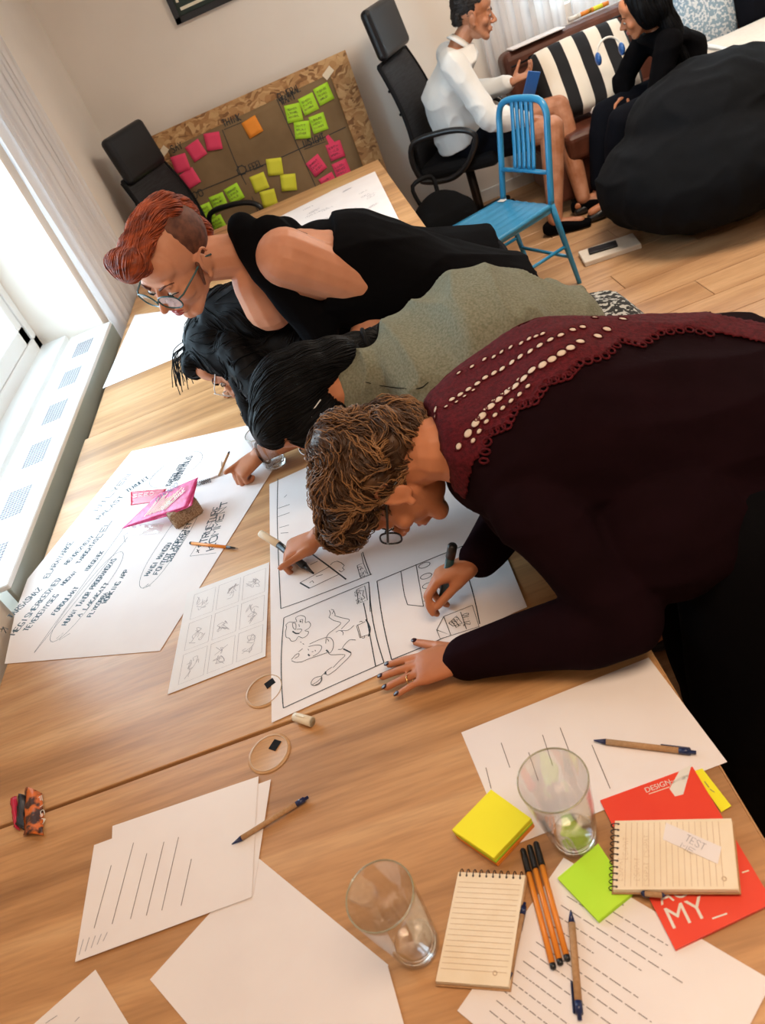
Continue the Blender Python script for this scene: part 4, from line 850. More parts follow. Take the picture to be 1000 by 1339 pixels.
def stripes():
    m = mat('black and cream stripes', (.01, .01, .012), .9); nt = m.node_tree; b = nt.nodes['Principled BSDF']; tc = nt.nodes.new('ShaderNodeTexCoord'); w_ = nt.nodes.new('ShaderNodeTexWave'); w_.bands_direction = 'X'; w_.inputs['Scale'].default_value = 2.15; w_.inputs['Phase Offset'].default_value = -.4
    w_.inputs['Distortion'].default_value = .25; nt.links.new(tc.outputs['Object'], w_.inputs[0]); r = nt.nodes.new('ShaderNodeValToRGB'); r.color_ramp.interpolation = 'CONSTANT'; r.color_ramp.elements[0].color = (.008, .008, .01, 1); r.color_ramp.elements[1].color = (.78, .72, .62, 1); r.color_ramp.elements[1].position = .5
    nt.links.new(w_.outputs[0], r.inputs[0]); nt.links.new(r.outputs[0], b.inputs['Base Color']); return m
def pillow(name, label, c, size, rot, m, cat='cushion'):
    g = G(); vs = []; fs = []; N = 16
    for s in (1, -1):
        for i in range(N+1):
            for j in range(N+1):
                u, v = i/N*2-1, j/N*2-1; k = max(0, (1-u**4)*(1-v**4))**.5; pin = 1-.07*(u*u*v*v); vs.append((size[0]/2*u*pin, s*size[1]/2*k*(1+.12*noise.noise(V((u*2, v*2, s)))), size[2]/2*v*pin))
    K = (N+1)**2
    for i in range(N):
        for j in range(N): a = i*(N+1)+j; fs.append((a, a+1, a+N+2, a+N+1)); fs.append((K+a, K+a+N+1, K+a+N+2, K+a+1))
    o = g.add(vs, fs).obj(name, m); bm = bmesh.new(); bm.from_mesh(o.data); bmesh.ops.remove_doubles(bm, verts=bm.verts[:], dist=.0005); bm.to_mesh(o.data); bm.free()
    o.location = c; o.rotation_euler = rot; tag(o, label, cat); return o
ST = stripes()
pillow('striped_cushion', 'large black and cream striped cushion leaning on the sofa back', (1.66, 4.97, .665), (.60, .17, .46), (-.62, 0, 0), ST)
pillow('striped_cushion', 'cream folded end of a striped cushion lying flat on the sofa seat', (1.74, 4.74, .47), (.30, .09, .22), (-1.45, .1, .5), M['offwhite_cloth'])
pillow('patterned_cushion', 'light blue dotted cushion at the right end of the sofa', (2.42, 5.02, .70), (.36, .14, .42), (-.3, .1, -.1), None or mat('blue dotted cloth', (.28, .42, .55), .9, noise_col=(.75, .82, .88), scale=60, lo=.5, hi=.54))
pillow('folded_blanket', 'dark navy quilted blanket heaped at the right end of the sofa', (2.74, 4.95, .72), (.40, .20, .46), (-.3, .2, .3), M['navy_cloth'], 'blanket')
# markers and papers on the sofa back
G_ = [((742, 18), (760, 12), 'white_plastic', 'white marker lying on the sofa back, left of the orange one'), ((756, 17), (778, 5), 'orange_plastic', 'orange marker lying on the sofa back'), ((768, 10), (795, 2), 'lemon_note', 'yellow marker lying on the sofa back behind the orange one')]
for a, b, mm, lb in G_:
    A_, B_ = PY(*a, 5.33), PY(*b, 5.33); A_.z = B_.z = .895; t = empty('marker_pen', A_); tag(t, lb, 'marker'); d = B_-A_; G().tube([V((0, 0, 0)), d*.7], .013, 10).obj('barrel', M[mm], t); G().tube([d*.7, d], [.014, .012], 10).obj('cap', M['orange_plastic'] if mm == 'lemon_note' else M[mm], t)
G().box((1.50, 5.30, .880), (.34, .16, .006), Matrix.Rotation(-.06, 3, 'X'), bev=.001).obj('paper_stack', M['paper']); o = COL.objects['paper_stack']; tag(o, 'white paper stack lying on the sofa back by the curtain', 'paper')
# white low table
wt = empty('low_table', (2.84, 4.30, .07)); tag(wt, 'low table under a white cloth behind the black beanbag', 'table')
G().box((0, 0, .52), (1.2, .86, .03), bev=.006).obj('tabletop', M['white_metal'], wt)
for sx in (-1, 1):
    for sy in (-1, 1): G().box((sx*.54, sy*.37, .217), (.04, .04, .574), bev=.003).obj('leg', M['dark_metal'], wt)
g = G(); vs = []; fs = []; N = 30
for i in range(N+1):
    for j in range(N+1):
        u, v = i/N*2-1, j/N*2-1; x, y = u*.66, v*.49; ov = max(abs(x)-.60, abs(y)-.43, 0); vs.append((x, y, .538-ov*1.9+.006*math.sin(x*14+3*math.sin(y*9))*(1 if ov > 0 else .35)))
for i in range(N):
    for j in range(N): a = i*(N+1)+j; fs.append((a, a+1, a+N+2, a+N+1))
o = g.add(vs, fs).obj('tablecloth', M['offwhite_cloth']); o.location = (2.84, 4.30, .07); s = o.modifiers.new('s', 'SOLIDIFY'); s.thickness = .002; tag(o, 'off white cloth spread over the low table at right', 'cloth')
# beanbag
def bean():
    g = G(); g.ell((0, 0, .29), (.56, .50, .30), nu=28, nv=18); g.ell((.06, .10, .50), (.42, .36, .24), nu=24, nv=14); g.ell((.25, -.08, .33), (.42, .40, .22), nu=24, nv=14)
    o = remesh(g, 'beanbag', M['bean'], None, .018, 8, disp=lambda p, n: .025*noise.noise(p*3.5)+.016*(1-abs(noise.noise(p*6)))**4+.008*abs(noise.noise(p*11)))
    for v in o.data.vertices: v.co.z = max(v.co.z, .004)
    o.location = (1.90, 3.93, 0); o.scale = (1.08, 1.04, .95); tag(o, 'huge black beanbag on the wooden floor', 'beanbag'); return o
bean()
# box, wallet and phone on the floor
c = P(797, 330, .0); bx0 = G().box((0, 0, .014), (.30, .17, .028), bev=.004).obj('floor_box', M['offwhite_cloth']); bx0.location = (c.x, c.y, 0); bx0.rotation_euler = (0, 0, -.15); tag(bx0, 'flat cream book on the floor in front of the beanbag', 'book')
ph = G().box((-.03, .01, .034), (.15, .075, .010), bev=.004, segs=3).obj('phone', M['black_leather']); ph.location = (c.x, c.y, 0); ph.rotation_euler = (0, 0, -.25); tag(ph, 'black phone resting on the flat cream book', 'phone')
# backpack on the floor under the man's chair
g = G(); g.ell((0, 0, .17), (.17, .13, .17)); g.box((0, -.02, .15), (.30, .20, .28), bev=.06, segs=4); g.box((0, -.12, .11), (.22, .06, .16), bev=.03, segs=3)
o = remesh(g, 'backpack', M['bean'], None, .012, 4, disp=lambda p, n: .006*noise.noise(p*10)); c = PY(565, 265, 4.55); o.scale = (1.3, 1.2, 1.35); o.location = (.56, 4.62, .001); o.rotation_euler = (0, 0, .3); tag(o, 'black bag on the floor beside the seated man\'s chair', 'bag')
g = G(); g.tube(smooth_path([(-.05, .08, .30), (-.05, .10, .38), (.05, .10, .38), (.05, .08, .30)]), .01, 8); g.obj('carry_handle', M['black_matte'], o)
# ================================================================ PEOPLE
def hframe(face, up):
    f = V(face).normalized(); u = V(up); u = (u - f*u.dot(f)).normalized(); s = f.cross(u); return Matrix((s, f, u)).transposed()   # columns: her/his right, face, up
def head_prims(g, c, R, s=1.0, ears=True, male=False):
    c = V(c); L = lambda x, y, z: c + R @ (V((x, y, z))*s)
    def E(p, r, rot=None): g.ell(L(*p), [q*s for q in r], R @ (rot or Matrix.Identity(3)), 20, 14)
    def C(a, b, ra, rb): g.caps(L(*a), L(*b), ra*s, rb*s)
    E((0, -.015, .035), (.074, .094, .082)); E((0, .022, -.02), (.063, .066, .082)); E((0, .05, .052), (.058, .036, .045))
    j = 1.12 if male else 1
    for k in (-1, 1):
        C((k*.050*j, .0, -.035), (k*.020*j, .062, -.088), .021, .017); E((k*.042, .058, -.022), (.021, .022, .02)); E((k*.031, .072, .004), (.0155, .014, .011)); E((k*.011, .098, -.030), (.0085, .010, .0078))
        if ears:
            er = Matrix.Rotation(-.25, 3, 'X'); E((k*.077, -.004, -.006), (.0065, .018, .029), er)
            pts = [L(k*(.083+.004*math.sin(a)), -.008+.017*math.cos(a)-.004*math.sin(a), .0+.029*math.sin(a)) for a in [(-1.5+i*.4) for i in range(12)]]; g.tube(pts, .0042*s, 8)
            E((k*.082, .008, -.032), (.005, .008, .008))
    C((-.034, .076, .024), (.034, .076, .024), .0105, .0105); E((0, .068, -.092), (.022*j, .018, .017)); E((0, .080, -.058), (.026, .014, .019))
    C((0, .084, .014), (0, .111, -.024), .0065, .0100)
def face_bits(par, c, R, s=1.0, browm='hair_red_dark', lips='lips', down=True, male=False):
    c = V(c); L = lambda x, y, z: c + R @ (V((x, y, z))*s)
    for k in (-1, 1):
        g = G(); g.ell(L(k*.031, .0782, .0015), (.0118*s, .0100*s, .0072*s), R, 14, 10); e = g.obj('eye', M['eye'], par)
        g = G(); g.ell(L(k*.030, .0868, -.0015), (.0052*s, .0024*s, .0052*s), R, 12, 8); g.obj('iris', M['iris'], e)
        g = G(); g.tube(smooth_path([L(k*.0175, .0835, -.001), L(k*.024, .0890, .0035 if not down else .0015), L(k*.032, .0895, .005 if not down else .002), L(k*.040, .0850, .003), L(k*.046, .0780, -.001)]), .0011*s, 6); g.obj('eyelashes', M['black_matte'], par)
        g = G(); P_ = smooth_path([L(k*.014, .0890, .021), L(k*.024, .0890, .026), L(k*.036, .0830, .029), L(k*.050, .0700, .024)]); n = len(P_); g.tube(P_, [(.0032-.002*i/n)*s for i in range(n)], 6); g.obj('eyebrow', M[browm], par)
    g = G(); a = smooth_path([L(-.023, .0830, -.058), L(-.010, .0935, -.0535), L(0, .0945, -.0555), L(.010, .0935, -.0535), L(.023, .0830, -.058)]); n = len(a)-1; g.tube(a, [(.0012+.0028*math.sin(math.pi*i/n))*s for i in range(n+1)], 8)
    a = smooth_path([L(-.022, .0825, -.0595), L(-.009, .0920, -.0640), L(0, .0930, -.0650), L(.009, .0920, -.0640), L(.022, .0825, -.0595)]); n = len(a)-1; g.tube(a, [(.0012+.0040*math.sin(math.pi*i/n))*s for i in range(n+1)], 8)
    g.obj('mouth', M[lips], par)
def glasses(par, c, R, s, m='teal_frame', w_=.027, h_=.019, th=.0013, y=.103, z=.0):
    c = V(c); L = lambda x, y_, z_: c + R @ (V((x, y_, z_))*s); t = empty('spectacles', (0, 0, 0)); t.parent = par; g = G()
    for k in (-1, 1):
        ring = [L(k*.033+w_*math.copysign(abs(math.cos(a))**.8, math.cos(a)), y-abs(k*.033+w_*math.cos(a))*.16, z+h_*math.copysign(abs(math.sin(a))**.8, math.sin(a))) for a in [i*math.pi/14 for i in range(28)]]
        g.tube(ring, th, 6, closed=True); gg = G(); gg.add([L(k*.033, y-.005, z)]+ring, [(0, i+1, (i+1) % 28+1) for i in range(28)]); ln = gg.obj('lens', M['lens'], t)
        g.tube([L(k*(.033+w_), y-.010, z+.008), L(k*.070, y-.022, z+.009), L(k*.078, .03, z+.010), L(k*.080, -.005, z+.012), L(k*.079, -.03, z-.008)], th*1.25, 6)
    g.tube(smooth_path([L(-.007, y-.001, z+.003), L(0, y+.001, z+.007), L(.007, y-.001, z+.003)]), th, 6)
    g.obj('spectacle_frame', M[m], t); return t
def hand_prims(g, wrist, d, n, side, curls, spread=.05, s=1.0, thumb=None, tcurl=.5):
    """palm and five fingers: d along the hand, n out of the back of the hand, side towards the thumb"""
    wrist = V(wrist); d = V(d).normalized(); n = V(n); n = (n-d*n.dot(d)).normalized(); t = V(side); t = (t-d*t.dot(d)-n*t.dot(n)).normalized(); tips = []; Pq = lambda a, b, c_: wrist + (d*a+t*b+n*c_)*s
    secs = [(Pq(-.01, 0, 0), t, n, .026*s, .019*s), (Pq(.015, .001, 0), t, n, .031*s, .018*s), (Pq(.045, .002, .001), t, n, .039*s, .0165*s), (Pq(.075, 0, .002), t, n, .041*s, .0145*s), (Pq(.090, -.001, .002), t, n, .038*s, .011*s)]
    g.loft(secs, 18, 2.4); g.ell(Pq(.032, .026, -.008), (.018*s, .026*s, .014*s), Matrix((t, d, n)).transposed())
    for i, (off, ln, r, st) in enumerate(((.029, .070, .0086, .086), (.0098, .078, .0088, .091), (-.0098, .073, .0084, .088), (-.0285, .057, .0074, .080))):
        p = Pq(st, off, .001); a = spread*(1.5-i)*1.0; dd = (d*math.cos(a)+t*math.sin(a)).normalized(); nn = n.copy(); c3 = curls[i] if isinstance(curls[0], (list, tuple)) else curls; g.caps(Pq(st-.03, off*.9, .001), p, r*s, r*1.08*s)
        for q, fr in enumerate((.46, .30, .24)):
            ang = c3[q]; axis = dd.cross(nn).normalized(); Rm = Matrix.Rotation(-ang, 3, axis); dd = Rm @ dd; nn = Rm @ nn; p2 = p + dd*(ln*fr*s); g.caps(p, p2, (r-.0004*q)*s, (r-.0004*(q+1)-.0003)*s); p = p2
        tips.append((p, dd.copy(), nn.copy(), r*s*.8))
    td = V(thumb) if thumb is not None else d*.75+t*.65-n*.15; td.normalize(); p = Pq(.020, .030, -.004); tn = n.copy()
    for q, (ln, r) in enumerate(((.038, .0125), (.032, .0102), (.025, .0090))):
        if q: ax = t if thumb is None else td.cross(n).normalized(); Rm = Matrix.Rotation(-tcurl*.5, 3, td.cross(d).normalized() if td.cross(d).length > .05 else n) if thumb is None else Matrix.Identity(3); td = Rm @ td
        p2 = p + td*ln*s; g.caps(p, p2, r*s, (r-.0012)*s); p = p2
    tips.append((p, td.copy(), n.copy(), .0082*s)); return tips
def lerp(a, b, t): return V(a).lerp(V(b), t)
def torso(g, J, k=1.0, infl=0.0, lo=0.0, hi=1.0, w=(.170, .135, .150, .165, .10, .055), dpt=(.115, .095, .115, .095, .065, .052)):
    pel, ch, nb = V(J['pel']), V(J['chest']), V(J['neck']); side = (V(J['shR'])-V(J['shL'])).normalized(); fr = V(J['front']).normalized(); fp = V(J.get('pfront', J['front'])).normalized(); sp = (V(J['hipR'])-V(J['hipL'])).normalized()
    path = [pel, pel.lerp(ch, .45), ch, ch.lerp(nb, .50), ch.lerp(nb, .80), nb]; bow = J.get('bow', 0); secs = []
    pts = [V(p) for p in path]; pts[1] -= fr*bow*.6; pts[2] -= fr*bow; sm_ = smooth_path(pts, 4); n = len(sm_)-1
    for i, p in enumerate(sm_):
        t = i/n
        if t < lo or t > hi: continue
        f = t*5; a = min(int(f), 4); b = f-a; W_ = w[a]*(1-b)+w[a+1]*b; D_ = dpt[a]*(1-b)+dpt[a+1]*b; secs.append((p, sp.lerp(side, t), fp.lerp(fr, t), W_*k+infl, D_*k+infl))
    g.loft(secs, 26, 2.3)
    return secs
def limb(g, a, b, c, ra, rb, rc, infl=0, bulge=1.12):
    g.caps(a, b, ra+infl, rb+infl, 16, 5); m = lerp(b, c, .28); g.caps(b, m, rb+infl, rb*bulge+infl, 16, 5); g.caps(m, c, rb*bulge+infl, rc+infl, 16, 5)
def body_prims(g, J, k=1.0, bust=.0):
    torso(g, J, k*.93); R_ = lambda n_: V(J[n_])
    g.caps(R_('shL'), R_('shR'), .050*k, .050*k); g.caps(lerp(J['chest'], J['neck'], .8), J['neck'], .07*k, .055*k); g.caps(J['neck'], J['skull'], .052*k, .050*k)
    for s in 'LR':
        limb(g, J['sh'+s], J['el'+s], J['wr'+s], .047*k, .038*k, .025*k); limb(g, J['hip'+s], J['kn'+s], J['an'+s], .083*k, .056*k, .036*k)
        if 'foot' not in J or J['foot']: f = V(J.get('fdir', (1, 0, 0))); g.caps(R_('an'+s)-UP*.03, R_('an'+s)-UP*.045+f*.14, .034, .026)
def strands(src, name, m, parent, N, steps, step, flow, r0=.0011, lift=(.001, .004), curl=0, seed=1, noise_amt=.25, keep=None):
    rr = random.Random(seed); me = src.data; bv = BVHTree.FromPolygons([v.co.copy() for v in me.vertices], [tuple(p.vertices) for p in me.polygons]); g = G(); np_ = len(me.polygons); cnt = 0; tries = 0
    while cnt < N and tries < N*8:
        tries += 1; p = me.polygons[rr.randrange(np_)].center.copy()
        if keep and not keep(p): continue
        cnt += 1; pts = []; ph = rr.random()*6.28; amp = curl*rr.uniform(.6, 1.3); sl = rr.uniform(.7, 1.2)
        for k in range(steps):
            loc_, nn, _, _ = bv.find_nearest(p)
            if loc_ is None: break
            d = V(flow(loc_)); d = d.normalized() + noise.noise_vector(loc_*18+V((seed, 0, 0)))*noise_amt + (noise.noise_vector(loc_*30)*curl*60 if curl else V((0, 0, 0)))
            d = d - nn*d.dot(nn); d.normalize(); t = k/(steps-1); q = loc_ + nn*(lift[0]+(lift[1]-lift[0])*math.sin(t*3.14)*rr.uniform(.8, 1.2)) + nn.cross(d)*amp*math.sin(ph+k*1.5) + nn*amp*.8*math.cos(ph+k*1.5)*min(1, t*2)
            pts.append(q); p = loc_ + d*step*sl
        if len(pts) > 3: n = len(pts); g.tube(pts, [r0*(.35+.65*math.sin(math.pi*(.12+.88*i/(n-1))))+.0001 for i in range(n)], 4)
    return g.obj(name, m, parent)
def pray(px, py, bv):
    r = ray(px, py).normalized(); return bv.ray_cast(EYE, r)
def bvof(o): me = o.data; return BVHTree.FromPolygons([v.co.copy() for v in me.vertices], [tuple(p.vertices) for p in me.polygons])
def person(name_label, loc, cat='person'):
    t = empty('person', loc); tag(t, name_label, cat); return t
def adopt(par):                      # parts are modelled in world coordinates: keep them where they are
    for o in list(par.children):
        o.location = o.location - par.location
def shoe(g, an, f, s=1.0):
    an = V(an); f = V(f).normalized(); f.z = 0; sd = V((-f.y, f.x, 0)); z0 = UP*(.045-an.z); b = an + z0; R = Matrix((sd, f, UP)).transposed()
    g.loft([(b - f*.07*s, sd, UP, .022, .022), (b-f*.05*s, sd, UP, .036, .040), (b, sd, UP, .038, .045), (b+f*.06*s-UP*.006, sd, UP, .042, .036), (b+f*.12*s-UP*.014, sd, UP, .042, .026), (b+f*.17*s-UP*.02, sd, UP, .028, .018)], 16, 2.6)
wr = lambda amp, fr_: (lambda p, n: amp*noise.noise(p*fr_)+amp*.5*noise.noise(p*fr_*2.3))
def folds(amp, fr_, axis):
    axis = V(axis).normalized()
    def f(p, n):
        q = p - axis*(p.dot(axis))*.75; return amp*(1-abs(noise.noise(q*fr_)))**3*.8 + amp*.5*noise.noise(p*fr_*.7) - amp*.5
    return f
# ---------------------------------------------------------------- woman in burgundy, nearest
def woman_burgundy():
    J = dict(pel=(.52, 1.07, .895), chest=(.19, 1.085, 1.025), neck=(.010, 1.075, 1.085), skull=(-.045, 1.10, 1.065), shL=(.115, .93, 1.015), shR=(.10, 1.22, 1.03), elL=(.195, .815, .83), elR=(.18, 1.20, .86), wrL=(-.075, .905, .775), wrR=(.010, 1.083, .815),
             hipL=(.42, .88, .84), hipR=(.46, 1.12, .86), knL=(.375, .82, .46), knR=(.42, 1.06, .46), anL=(.40, .86, .09), anR=(.44, 1.10, .09), front=(-.15, 0, -1), pfront=(-.5, 0, -.85), bow=.02, fdir=(-1, 0, 0))
    t = person('woman in a dark burgundy lace yoked top drawing with a marker, bent over poster', (.50, 1.10, 0)); c = V((-.085, 1.115, 1.04)); R = hframe((-.34, -.12, -.93), (-.93, .05, .32)); s = 1.0
    g = G(); body_prims(g, J, 1.0); head_prims(g, c, R, s)
    tl = hand_prims(g, J['wrL'], (-1, .17, -.06), (0, .0, 1), (0, 1, 0), [(.08, .10, .06), (.06, .10, .06), (.08, .12, .08), (.10, .14, .08)], .10, .93, thumb=(-.72, .68, -.15))
    hr_ = V(J['wrR']); hand_prims(g, hr_, (-.95, .02, -.10), (.0, .45, .9), (-.25, -1, .2), [(.55, .60, .45), (.65, .75, .45), (.85, .9, .5), (1.0, 1.0, .6)], .03, .97, thumb=(-.90, -.22, -.42))
    b = remesh(g, 'body', M['skin'], t, .0034, 3)
    for (p, d, n, r) in tl: G().ell(p + d*r*.25 + n*r*.80, (.0052, .0068, .0016), Matrix((d.cross(n).normalized(), d, n)).transposed(), 10, 6).obj('nail', M['nail'], b)
    # ring round the left ring finger
    tp, td_, tn_, _ = tl[2]; w0 = V(J['wrL']); kn = w0 + V((-.082, -.009, .002)); cc = kn.lerp(tp, .30); dd = (tp-kn).normalized(); x = dd.cross(UP).normalized(); y = dd.cross(x)
    G().tube([cc + (x*math.cos(a)+y*math.sin(a))*.0093 for a in [i*.314 for i in range(20)]], .0011, 6, closed=True).obj('finger_ring', M['gold'], b)
    face_bits(b, c, R, s, 'hair_brown')
    glasses(t, c, R, s, 'black_plastic', y=.110, z=.0, w_=.026, th=.0018)
    # hair
    L = lambda x, y, z: c + R @ V((x, y, z)); g = G()
    for p, r in (((0, -.028, .042), (.080, .090, .080)), ((0, .02, .088), (.064, .066, .042)), ((0, -.075, -.01), (.072, .056, .065)), ((0, -.060, -.055), (.060, .045, .050)), ((.040, .0, .072), (.045, .07, .045)), ((-.040, .0, .072), (.045, .07, .045)), ((0, -.055, .078), (.06, .06, .05)), ((.06, -.03, .04), (.03, .05, .04)), ((-.06, -.03, .04), (.03, .05, .04)), ((0, .085, .085), (.058, .032, .040)), ((.05, .045, .075), (.035, .045, .045)), ((-.05, .045, .075), (.035, .045, .045))): g.ell(L(*p), r, R, 20, 14)
    hair = remesh(g, 'hair', M['hair_brown'], t, .005, 3, disp=lambda p, n: .009*noise.noise(p*28)+.006*abs(noise.noise(p*55)))
    vf = lambda p: R @ V((.5*math.sin(p.y*70), .9, -.2)) ; cf = lambda p: (noise.noise_vector(p*17)*2.2 + (R @ V((0, .5, -.4))))
    strands(hair, 'curls', M['hair_brown'], hair, 3600, 10, .0062, cf, .00095, (.0005, .010), .0016, 3, .35)
    o = strands(hair, 'lighter_curls', M['hair_gold'], hair, 1100, 10, .0068, cf, .00085, (.003, .013), .0018, 8, .35); o['label'] = 'golden brown lighter curls'
    # top
    g = G(); torso(g, J, 1.0, .022, lo=.0, hi=.97, w=(.215, .185, .175, .155, .105, .052), dpt=(.150, .140, .135, .100, .068, .048)); g.caps(J['shL'], J['shR'], .062, .062); g.ell((.20, 1.06, .955), (.17, .17, .10)); g.ell((.38, 1.02, .88), (.20, .21, .15)); g.ell((.30, .93, .90), (.15, .15, .13))
    for q in 'LR': limb(g, J['sh'+q], J['el'+q], lerp(J['el'+q], J['wr'+q], .97), .068, .054, .037, .004)
    g.caps(lerp(J['wrL'], J['elL'], .05), lerp(J['wrL'], J['elL'], .5), .039, .052)
    g.loft([((.42, 1.07, .96), (0, 1, 0), (-.4, 0, -1), .20, .14), ((.50, 1.07, .87), (0, 1, 0), (-1, 0, -.3), .225, .17), ((.54, 1.09, .76), (0, 1, 0), (-1, 0, 0), .225, .18), ((.53, 1.04, .66), (0, 1, 0), (-1, 0, 0), .235, .18)], 26, 2.4)
    top = remesh(g, 'long_sleeved_top', M['burg'], t, .0065, 5, disp=folds(.010, 9, (1, 0, 0)))
    bv = bvof(top)
    # lace yoke over the upper back, following the top
    poly = [(540, 545), (560, 520), (610, 470), (660, 438), (720, 412), (790, 398), (880, 402), (1010, 428), (1010, 452), (900, 430), (862, 436), (838, 452), (812, 446), (790, 466), (756, 476), (742, 492), (716, 500), (700, 524), (676, 532), (664, 556), (640, 566), (634, 590), (618, 604), (610, 650), (596, 640), (575, 590)]
    def inside(x, y):
        k = False; n = len(poly); j = n-1
        for i in range(n):
            if (poly[i][1] > y) != (poly[j][1] > y) and x < (poly[j][0]-poly[i][0])*(y-poly[i][1])/(poly[j][1]-poly[i][1])+poly[i][0]: k = not k
            j = i
        return k
    def prj(p): v = p-EYE; d = v.dot(FW); return 500+FL*v.dot(XI)/d, 669.5-FL*v.dot(YI)/d
    me = top.data; mp = {}; g = G(); vs = []; fs = []
    for pl in me.polygons:
        if pl.normal.z < -.35: continue
        c_ = pl.center; x, y = prj(c_)
        # far side of the shoulders belongs to the yoke too
        if (inside(x, y) and pl.normal.dot(c_-EYE) < .1*0+.02) or (pl.normal.dot(c_-EYE) > 0 and c_.x < .42 and c_.y > 1.15 and c_.z > 1.08):
            f = []
            for vi in pl.vertices:
                if vi not in mp: mp[vi] = len(vs); v = me.vertices[vi]; vs.append(v.co + v.normal*(.0035+.0012*noise.noise(v.co*160)))
                f.append(mp[vi])
            fs.append(f)
    g.add(vs, fs); yk = g.obj('lace_yoke', M['lace'], t); s_ = yk.modifiers.new('s', 'SOLIDIFY'); s_.thickness = .0018; s_.offset = 0; yk['label'] = 'burgundy lace yoke with eyelet bands'
    e = lambda x, y: (520+.34*x, 380+.34*y)
    bands = [([(275, 553), (303, 516), (328, 488), (362, 453), (392, 427), (425, 397), (458, 375), (491, 345), (521, 314), (560, 293), (594, 272), (630, 249), (663, 229), (699, 206), (765, 185), (800, 158), (862, 120)], .0058),
             ([(295, 580), (318, 545), (345, 510), (378, 485), (408, 458), (441, 430), (474, 405), (505, 375)], .0036), ([(310, 500), (340, 465), (372, 432), (405, 408), (438, 383), (470, 350)], .0030),
             ([(155, 460), (212, 427), (245, 408), (276, 388), (310, 366), (340, 343), (375, 325), (407, 308), (445, 283), (477, 261), (515, 241), (550, 219), (590, 198), (628, 181), (670, 161), (708, 150), (755, 115)], .0045), ([(155, 485), (190, 455), (230, 437), (262, 415), (295, 392)], .0028),
             ([(240, 325), (290, 300), (338, 272), (375, 262), (405, 243), (440, 225), (480, 210), (510, 193), (535, 185), (560, 175)], .0036), ([(75, 505), (240, 600)], .0045)]
    g1, g2 = G(), G()
    for pts, r in bands:
        r *= 1.3
        for (x, y) in pts:
            loc_, n_, _, _ = pray(*e(x, y), bv)
            if loc_ is None: continue
            sd = n_.cross(V((1, .4, 0))).normalized(); q = sd.cross(n_); Rm = Matrix((sd, q, n_)).transposed(); g1.ell(loc_+n_*.0044, (r*.85, r, .0018), Rm, 12, 6)
            g2.tube([loc_+n_*.0056+(sd*math.cos(a)*r*1.05+q*math.sin(a)*r*1.2) for a in [i*.5236 for i in range(12)]], .0011, 5, closed=True)
    g1.obj('eyelet_openings', M['beige'], yk)['label'] = 'pale openings of the eyelet bands'; g2.obj('eyelet_rings', M['lace'], yk)
    edge = [(634, 600), (640, 566), (664, 556), (676, 532), (700, 524), (716, 500), (742, 492), (756, 476), (790, 466), (812, 446), (838, 452), (862, 436), (900, 432), (940, 440)]; g = G()
    for i in range(len(edge)-1):
        for k in range(3):
            x = edge[i][0]+(edge[i+1][0]-edge[i][0])*k/3; y = edge[i][1]+(edge[i+1][1]-edge[i][1])*k/3; h_ = pray(x, y+2, bv)
            if h_[0] is not None: n_ = h_[1]; g.tube([h_[0]+n_*.004+(V((math.cos(a), math.sin(a), 0))-n_*V((math.cos(a), math.sin(a), 0)).dot(n_))*.0075 for a in [j*.628 for j in range(10)]], .0019, 5, closed=True)
    g.obj('scalloped_edge', M['lace'], yk)
    # trousers and shoes
    g = G(); g.loft([((.50, 1.05, .88), (0, 1, 0), (1, 0, 0), .17, .11), ((.50, 1.04, .82), (0, 1, 0), (1, 0, 0), .18, .13), ((.47, 1.02, .72), (0, 1, 0), (1, 0, 0), .18, .12)], 24, 2.4)
    for q in 'LR': limb(g, J['hip'+q], J['kn'+q], lerp(J['kn'+q], J['an'+q], .9), .118, .105, .095, .0, 1.0)
    remesh(g, 'trousers', M['black_cloth'], t, .010, 4, disp=folds(.010, 9, (0, 0, 1)))
    for q in 'LR': g = G(); shoe(g, J['an'+q], (-1, 0, 0)); remesh(g, 'shoe', M['black_plastic'], t, .006, 2)
    adopt(t)
    # marker in her right hand
    a, b_ = P(577, 790, TZ+.004), P(592, 712, TZ+.135); m_ = empty('marker_pen', a); tag(m_, 'black marker in the burgundy clad woman\'s writing hand', 'marker'); d = b_-a
    G().tube([V((0, 0, 0)), d*.05, d*.16], [.002, .0035, .0075], 14).obj('tip', M['black_plastic'], m_); G().tube([d*.16, d*.8], .0082, 16).obj('barrel', mat('dark teal marker', (.02, .06, .065), .35), m_); G().tube([d*.8, d*.98, d], [.0092, .009, .007], 16).obj('end_cap', M['black_plastic'], m_)
    return t
woman_burgundy()
